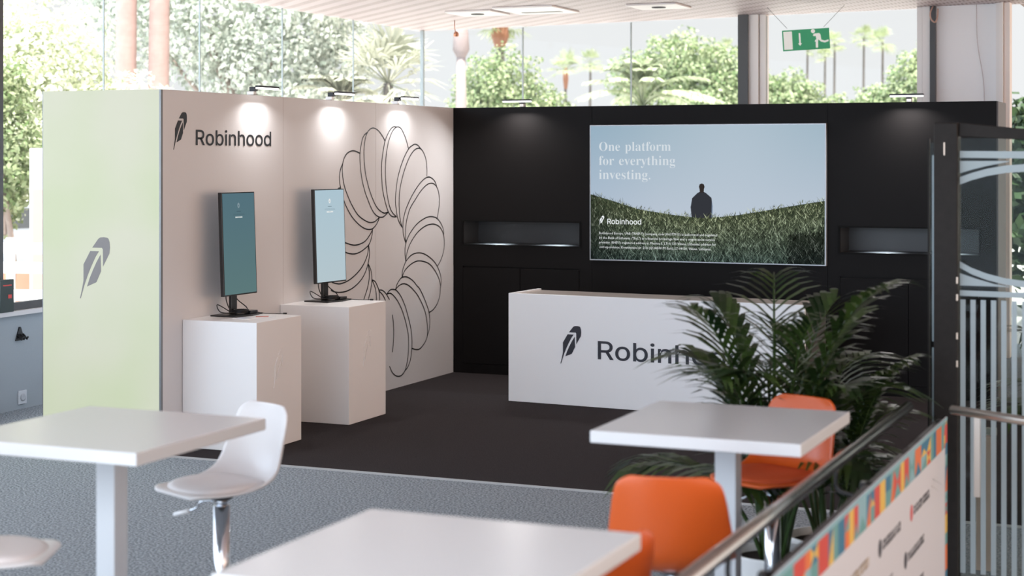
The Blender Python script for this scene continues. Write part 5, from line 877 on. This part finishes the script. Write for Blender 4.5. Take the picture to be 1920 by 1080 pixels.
# small cable end at the head of the window
t = empty('cable_end', (-2.80, 17.60, 3.42), 0, 'short twisted cable end by the top of the dark window post', 'cable')
MB().tube(catmull([(0, .1, .17), (-.01, 0, .10), (.0, -.01, .03), (.04, 0, .0), (.06, .02, .06), (.06, .05, .14)], 4), .008, 8).build('cable_loop', mat('pink cable', (.55, .35, .28), .5), t)
t = empty('wall_wire', (-2.30, by(-2.30) - .03, 2.0), 0, 'thin wire hanging down the white wall panel at right', 'wire')
MB().tube(catmull([(-.06, 0, 1.6), (-.05, 0, 1.2), (.01, 0, .8), (.02, 0, .3), (.02, 0, 0)], 5), .003, 6).build('strand', mat('dull pink wire', (.5, .4, .38), .6), t)

# ============================================================ outside
struct(MB().box(-70, -9.5, -20, 120, -.35, -.15).build('ground', M_ext))
o = struct(MB().box(-9.5, 30, 19.2, 120, -.35, -.15).build('ground_back', M_ext))

def foliage(blobs, n, size, seed):
    """leaf quads spread through the blobs"""
    r = np.random.default_rng(seed); vol = np.array([b[3] * b[4] * b[5] for b in blobs]) ** .75; vol = vol / vol.sum()
    idx = r.choice(len(blobs), n, p=vol); B = np.array(blobs)[idx]
    d = r.normal(size=(n, 3)); d /= np.linalg.norm(d, axis=1)[:, None]
    rad = r.random(n) ** .40; lump = 1 + .22 * np.sin(d[:, 0] * 7 + idx) * np.sin(d[:, 2] * 8 + idx * 2)
    P = B[:, :3] + d * (rad * lump)[:, None] * B[:, 3:6]
    nr = d + r.normal(size=(n, 3)) * .7 + np.array((0, -.2, .4)); nr /= np.linalg.norm(nr, axis=1)[:, None]
    a = np.cross(nr, r.normal(size=(n, 3))); a /= np.linalg.norm(a, axis=1)[:, None]; b = np.cross(nr, a)
    s = (size * r.uniform(.6, 1.3, n))[:, None]
    V = np.empty((n, 4, 3)); V[:, 0] = P - a * s; V[:, 1] = P - b * s * .55; V[:, 2] = P + a * s; V[:, 3] = P + b * s * .55
    me = bpy.data.meshes.new('foliage'); me.vertices.add(4 * n); me.vertices.foreach_set('co', V.ravel())
    me.loops.add(4 * n); me.loops.foreach_set('vertex_index', np.arange(4 * n)); me.polygons.add(n)
    me.polygons.foreach_set('loop_start', np.arange(0, 4 * n, 4)); me.polygons.foreach_set('loop_total', np.full(n, 4)); me.update(calc_edges=True)
    return me
M_bark = mat('grey brown bark', (.30, .24, .21), .9, var=(6, .3), bump=(20, .5))
def tree(name, base, blobs, n, size, seed, m, label, group, trunk=.16, cat='tree'):
    t = empty(name, base, 0, label, cat, group)
    me = foliage(blobs, n, size, seed); me.materials.append(m); o = bpy.data.objects.new('foliage', me); COL.objects.link(o); o.parent = t
    b = MB(); r = random.Random(seed)
    big = max(blobs, key=lambda q: q[3] * q[5]); top = Vector(big[:3]) + Vector((0, 0, -big[5] * .2))
    b.tube(catmull([(0, 0, -.1), (.1, .05, top.z * .35), tuple(top * .8), tuple(top)], 4), [trunk * (1 - .6 * i / 12) for i in range(13)], 9)
    for q in blobs[:7]:
        e = Vector(q[:3]); st = Vector((top.x * .6, top.y * .6, top.z * .55)); b.tube([st, st.lerp(e, .5) + Vector((0, 0, -.1)), e], [trunk * .4, trunk * .28, trunk * .1], 6)
    b.build('trunk', M_bark, t)
    return t
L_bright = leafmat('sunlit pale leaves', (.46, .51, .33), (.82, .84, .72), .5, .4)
L_mid = leafmat('mid green leaves', (.10, .17, .05), (.42, .47, .28), .5, .35)
L_grey = leafmat('grey green leaves', (.26, .31, .25), (.74, .77, .70), .5, .35)
L_dark = leafmat('dark green leaves', (.01, .03, .012), (.05, .09, .03), .5, .2)
TG = 'leafy trees outside the windows'
tree('leafy_tree', (-16.4, 20.6, -.15), [(-.15, 0, 3.4, 1.15, 1.2, 1.3), (-1.3, .2, 3.6, 1.2, 1.1, 1.4), (.85, .5, 2.85, .9, .8, .62), (-.4, -.4, 2.4, 1.1, .8, .8), (-1.2, 0, 2.0, .8, .8, .9)],
     26000, .052, 21, L_bright, 'bright pale green tree filling the far left window panes', TG)
tree('leafy_tree', (-15.6, 18.7, -.15), [(0, 0, 2.2, .5, .6, .9), (-.35, .2, 1.5, .35, .4, .5), (-.1, 0, 3.1, .45, .5, .5)],
     5000, .05, 22, L_mid, 'slim young tree left of the green LED screen', TG, .06)
tree('leafy_tree', (-17.6, 29.2, -.15), [(-1.6, 0, 5.2, 1.5, 1.5, 1.5), (.4, .3, 5.3, 1.4, 1.4, 1.4), (.9, 1.0, 4.4, .8, 1, 1.0), (-.6, .3, 4.0, 1.8, 1.3, 1.0), (-3.2, -.5, 5.4, 1.4, 1.2, 1.6), (.6, .5, 3.5, .9, 1, .6)],
     24000, .062, 23, L_grey, 'grey green tree behind the middle panes of the left windows', TG)
tree('leafy_tree', (-15.9, 36.5, -.15), [(0, 0, 3.7, 1.15, 1, 1.1), (.9, .4, 3.3, .8, .8, .7), (-.6, .2, 3.2, .8, .8, .8), (1.7, .6, 2.9, .6, .8, .5)],
     11000, .06, 24, L_mid, 'round bush green tree just right of the glass corner', TG)
tree('leafy_tree', (-13.2, 43.2, -.15), [(-.4, 0, 4.6, 1.3, 1.1, 1.0), (.9, .3, 4.2, 1.3, 1.1, 1.0), (2.2, .8, 3.6, 1.1, 1.1, .9), (-1.5, -.3, 4.2, .7, .9, .8), (.5, 0, 3.4, 2.0, 1.2, .9)],
     20000, .065, 25, L_mid, 'large spreading green tree behind the back windows', TG)
tree('leafy_tree', (-10.6, 44.0, -.15), [(0, 0, 3.6, .9, .8, .7), (-.8, 0, 3.7, .6, .7, .75), (.9, .2, 3.35, .8, .7, .5)],
     7000, .06, 26, L_mid, 'low green tree under the exit sign', TG, .10)
tree('leafy_tree', (-7.1, 42.4, -.15), [(0, 0, 4.0, .8, .8, 1.0), (-.9, 0, 3.5, .8, .7, .55), (.7, .2, 4.6, .6, .6, .7), (-1.7, 0, 3.2, .6, .6, .35)],
     8000, .06, 27, L_mid, 'green tree at the right edge of the last clear pane', TG, .10)
tree('dark_shrub', (-2.3, 24.2, -.15), [(0, 0, 1.6, 1.0, .8, 1.3), (1.6, .2, 1.6, 1.2, .8, 1.4), (-.2, 0, 2.6, .5, .5, .5)], 5500, .10, 28, L_dark, 'dark evergreen shrub under the canopy beyond the charcoal wall', None, .08, 'shrub')

M_ptr = mat('pinkish palm trunk', (.34, .24, .22), .9, var=(5, .25), bump=(12, .6))
M_ptr2 = mat('grey palm trunk', (.075, .065, .055), .9, var=(5, .25), bump=(12, .6))
L_palm = leafmat('sunlit palm leaf', (.22, .28, .12), (.42, .46, .30), .5, .3)
L_fan = leafmat('washed grey green palm leaf', (.26, .28, .20), (.60, .60, .50), .5, .4)
def fan_leaf(b, p, d, L, n, r):
    """one fan leaf: stalk and a spread of blades"""
    d = d.normalized(); side = d.cross(Vector((0, 0, 1))).normalized(); up = side.cross(d)
    c = p + d * (L * .45); b.tube([p, c], L * .012, 4, False)
    for k in range(n):
        a = math.radians(-75 + 150 * k / (n - 1)); dr = (d * math.cos(a) + side * math.sin(a) + up * .12).normalized(); l_ = L * .62 * (1 - .25 * abs(math.sin(a)))
        wv = dr.cross(up).normalized() * (L * .030); m_ = c + dr * l_ * .5; e = c + dr * l_ + Vector((0, 0, -L * .16 * r.uniform(.4, 1.2)))
        b.add([c, m_ - wv, e, m_ + wv], [(0, 1, 2, 3)])
def fan_palm(base, h, crown, n, label, seed, trunk=.14, mt=None, ml=None, group='tall fan palms far outside', skirt=False, lean=.2):
    t = empty('fan_palm', base, 0, label, 'palm tree', group); r = random.Random(seed)
    P = catmull([(0, 0, 0), (lean * .3, 0, h * .5), (lean, 0, h)], 6)
    MB().tube(P, [trunk * (1.25 - .5 * i / (len(P) - 1)) for i in range(len(P))], 9).build('trunk', mt or M_ptr2, t)
    top = Vector((lean, 0, h)); b = MB()
    for q in range(n):
        az = r.uniform(0, 2 * math.pi); el = math.radians(r.uniform(-35, 80))
        fan_leaf(b, top, Vector((math.cos(az) * math.cos(el), math.sin(az) * math.cos(el), math.sin(el))), crown * r.uniform(.85, 1.1), 9, r)
    b.build('crown', ml or L_palm, t, recalc=False)
    if skirt: MB().lathe([(trunk * .6, h + .05), (trunk * 1.5, h - .1), (trunk * 1.7, h - .35), (trunk * 1.0, h - .7)], 12, (lean, 0, 0)).build('dry_skirt', mat('dry orange palm skirt', (.20, .09, .05), .9, bump=(15, .5)), t)
    return t
FP = [(-21.77, 55.94, 5.17, .85, 'short fan palm with orange skirt standing left in the second back pane', True), (-24.44, 65.67, 5.92, .75, 'slim fan palm on a short thin trunk in the second back pane', False),
      (-15.95, 80.16, 7.69, .80, 'tall thin palm, left of the twin palms right of the exit sign', False), (-14.18, 75.47, 7.15, .90, 'tall thin palm, right of the twin palms right of the exit sign', False),
      (-18.42, 79.1, 7.11, .55, 'tall thin palm whose crown hides behind the exit sign', False), (-17.65, 79.43, 6.80, .65, 'small thin palm just below the exit sign corner', False),
      (-16.8, 77.62, 7.3, .75, 'thin palm rising beside the exit sign edge', False), (-21.98, 77.59, 7.24, .6, 'distant palm by the charcoal window column', False), (-22.9, 77.9, 6.9, .6, 'distant palm head above the large tree', False)]
for q, (x, y, z, c, lb, sk) in enumerate(FP):
    fan_palm((x, y, -.15), z + .15, c * 1.0, 24, lb, 60 + q, .06, skirt=sk, lean=.05)
fan_palm((-19.9, 45.87, -.15), 6.15, 1.2, 26, 'fan palm with orange skirt cut by the ceiling right of the glass corner', 81, .16, skirt=True, lean=0)
fan_palm((-13.78, 26.74, -.15), 3.50, 1.25, 34, 'low washed out fan palm in front of the glass corner', 82, .12, ml=L_fan, group='low fan palms by the glass corner', lean=0)
for (x, y, lb) in ((-18.1, 24.9, 'thick pinkish palm trunk, left of the pair at top left'), (-17.68, 25.3, 'thick pinkish palm trunk, right of the pair at top left')):
    t = empty('palm_trunk', (x, y, -.15), 0, lb, 'palm trunk', 'pinkish palm trunks')
    MB().tube([(0, 0, 0), (0, 0, 2.5), (.03, 0, 5), (.0, 0, 7)], [.20, .19, .18, .16], 14).build('trunk', M_ptr, t)
M_dead = mat('grey pink dead trunk', (.26, .215, .21), .9, bump=(12, .6))
t = empty('palm_trunk', (-14.26, 30.88, -.15), 0, 'bare grey dead palm trunk with a rounded head right of the glass corner', 'palm trunk')
MB().tube([(0, 0, 0), (0, 0, 2.8), (0, 0, 4.3)], [.13, .12, .09], 12).build('trunk', M_dead, t)
MB().lathe([(.09, 4.2), (.17, 4.35), (.15, 4.7), (.08, 4.95), (0, 5.0)], 14).build('dead_head', M_dead, t)
def date_palm(base, h, L, n, label, seed, ml):
    t = empty('date_palm', base, 0, label, 'palm tree', 'feathery palms outside the windows')
    MB().tube([(0, 0, 0), (0, 0, h)], [.26, .22], 12).build('trunk', M_ptr2, t); r = random.Random(seed)
    b = MB()
    for q in range(n):
        f = frond(2 * math.pi * q / n * 1.0 + r.uniform(-.15, .15), L * r.uniform(.85, 1.1), math.radians(r.choice((28, 48, 66, 80))), .42, 30, L * .22, (0, 0, h), seed * 40 + q, .028)
        b.add(f.v, f.f)
    b.build('crown', ml, t, recalc=False)
date_palm((-10.24, 30.42, -.15), 3.15, 1.55, 26, 'broad arching date palm in front of the large tree', 31, leafmat('pale date palm leaf', (.24, .30, .15), (.52, .56, .40), .5, .35))
date_palm((-13.43, 24.37, -.15), 2.95, 1.1, 22, 'pale feathery palm left of the fan palm in left windows', 32, L_fan)

# street to the left of the green screen
M_street = mat('white painted barrier', (.80, .80, .80), .6)
t = empty('barrier', (-14.6, 17.2, -.15), math.radians(10), 'white slatted barrier in the street beyond the left window', 'barrier')
for z in (.35, .70, .95): MB().box(-1.3, 1.3, -.03, .03, z, z + .14).build('rail', M_street, t, bevel=0.01)
for x in (-1.2, -.45, .3, 1.1): MB().box(x - .035, x + .035, -.05, .05, 0, 1.15).build('upright', M_street, t)
t = empty('planter', (-15.8, 19.3, -.15), 0, 'long terracotta planter behind the white barrier', 'planter')
MB().box(-1.4, 1.4, -.2, .2, 0, .65).build('trough', mat('terracotta', (.62, .28, .18), .8), t, bevel=0.02)
MB().box(-1.36, 1.36, -.16, .16, .60, .66).build('soil', M_soil, t)
t = empty('street_sign', (-14.8, 18.5, -.15), math.radians(20), 'tall white and red upright board in the street', 'sign')
MB().box(-.17, .17, -.03, .03, 0, 2.3).build('board', M_street, t, bevel=0.01)
MB().box(-.13, .15, -.034, -.030, .35, 1.75).build('red_panel', mat('pale red panel', (.78, .30, .22), .7), t)
t = empty('parked_car', (-20.2, 24.4, -.15), math.radians(75), 'pale blue parked car glimpsed through the left window', 'car')
b = MB(); b.prism([(-2.0, .35), (2.0, .35), (2.05, .75), (1.4, .90), (.75, 1.35), (-.9, 1.38), (-1.7, .95), (-2.05, .85)], (0, -.8, 0), (1, 0, 0), (0, 0, 1), (0, 1.6, 0)); b.build('car_body', mat('pale blue car paint', (.45, .52, .60), .25, .3), t, bevel=0.06)
b = MB(); b.prism([(-.8, .93), (.75, .93), (.55, 1.27), (-.75, 1.29)], (0, -.81, 0), (1, 0, 0), (0, 0, 1), (0, 1.62, 0)); b.build('side_window', mat('dark car glass', (.05, .06, .07), .1), t)
for x in (-1.3, 1.3):
    for y in (-.82, .62):
        w = MB().tube([(x, y, .33), (x, y + .2, .33)], .33, 20).build('wheel', M_plastic, t)
# card terminal standing on the sill
t = empty('card_reader', (lx(10.75) - .02 + .06, 10.68, .801), math.radians(90), 'black ticket terminal with red printed label at the left edge', 'terminal')
MB().box(-.08, .08, -.02, .02, 0, .26).build('case', mat('black green case', (.02, .035, .03), .4), t, bevel=0.004)
MB().box(-.05, .05, -.022, -.02, .21, .219).build('red_label', mat('red label', (.65, .06, .05), .5), t)
MB().box(.01, .05, -.022, -.02, .11, .14).build('red_button', MATS['red label'], t)
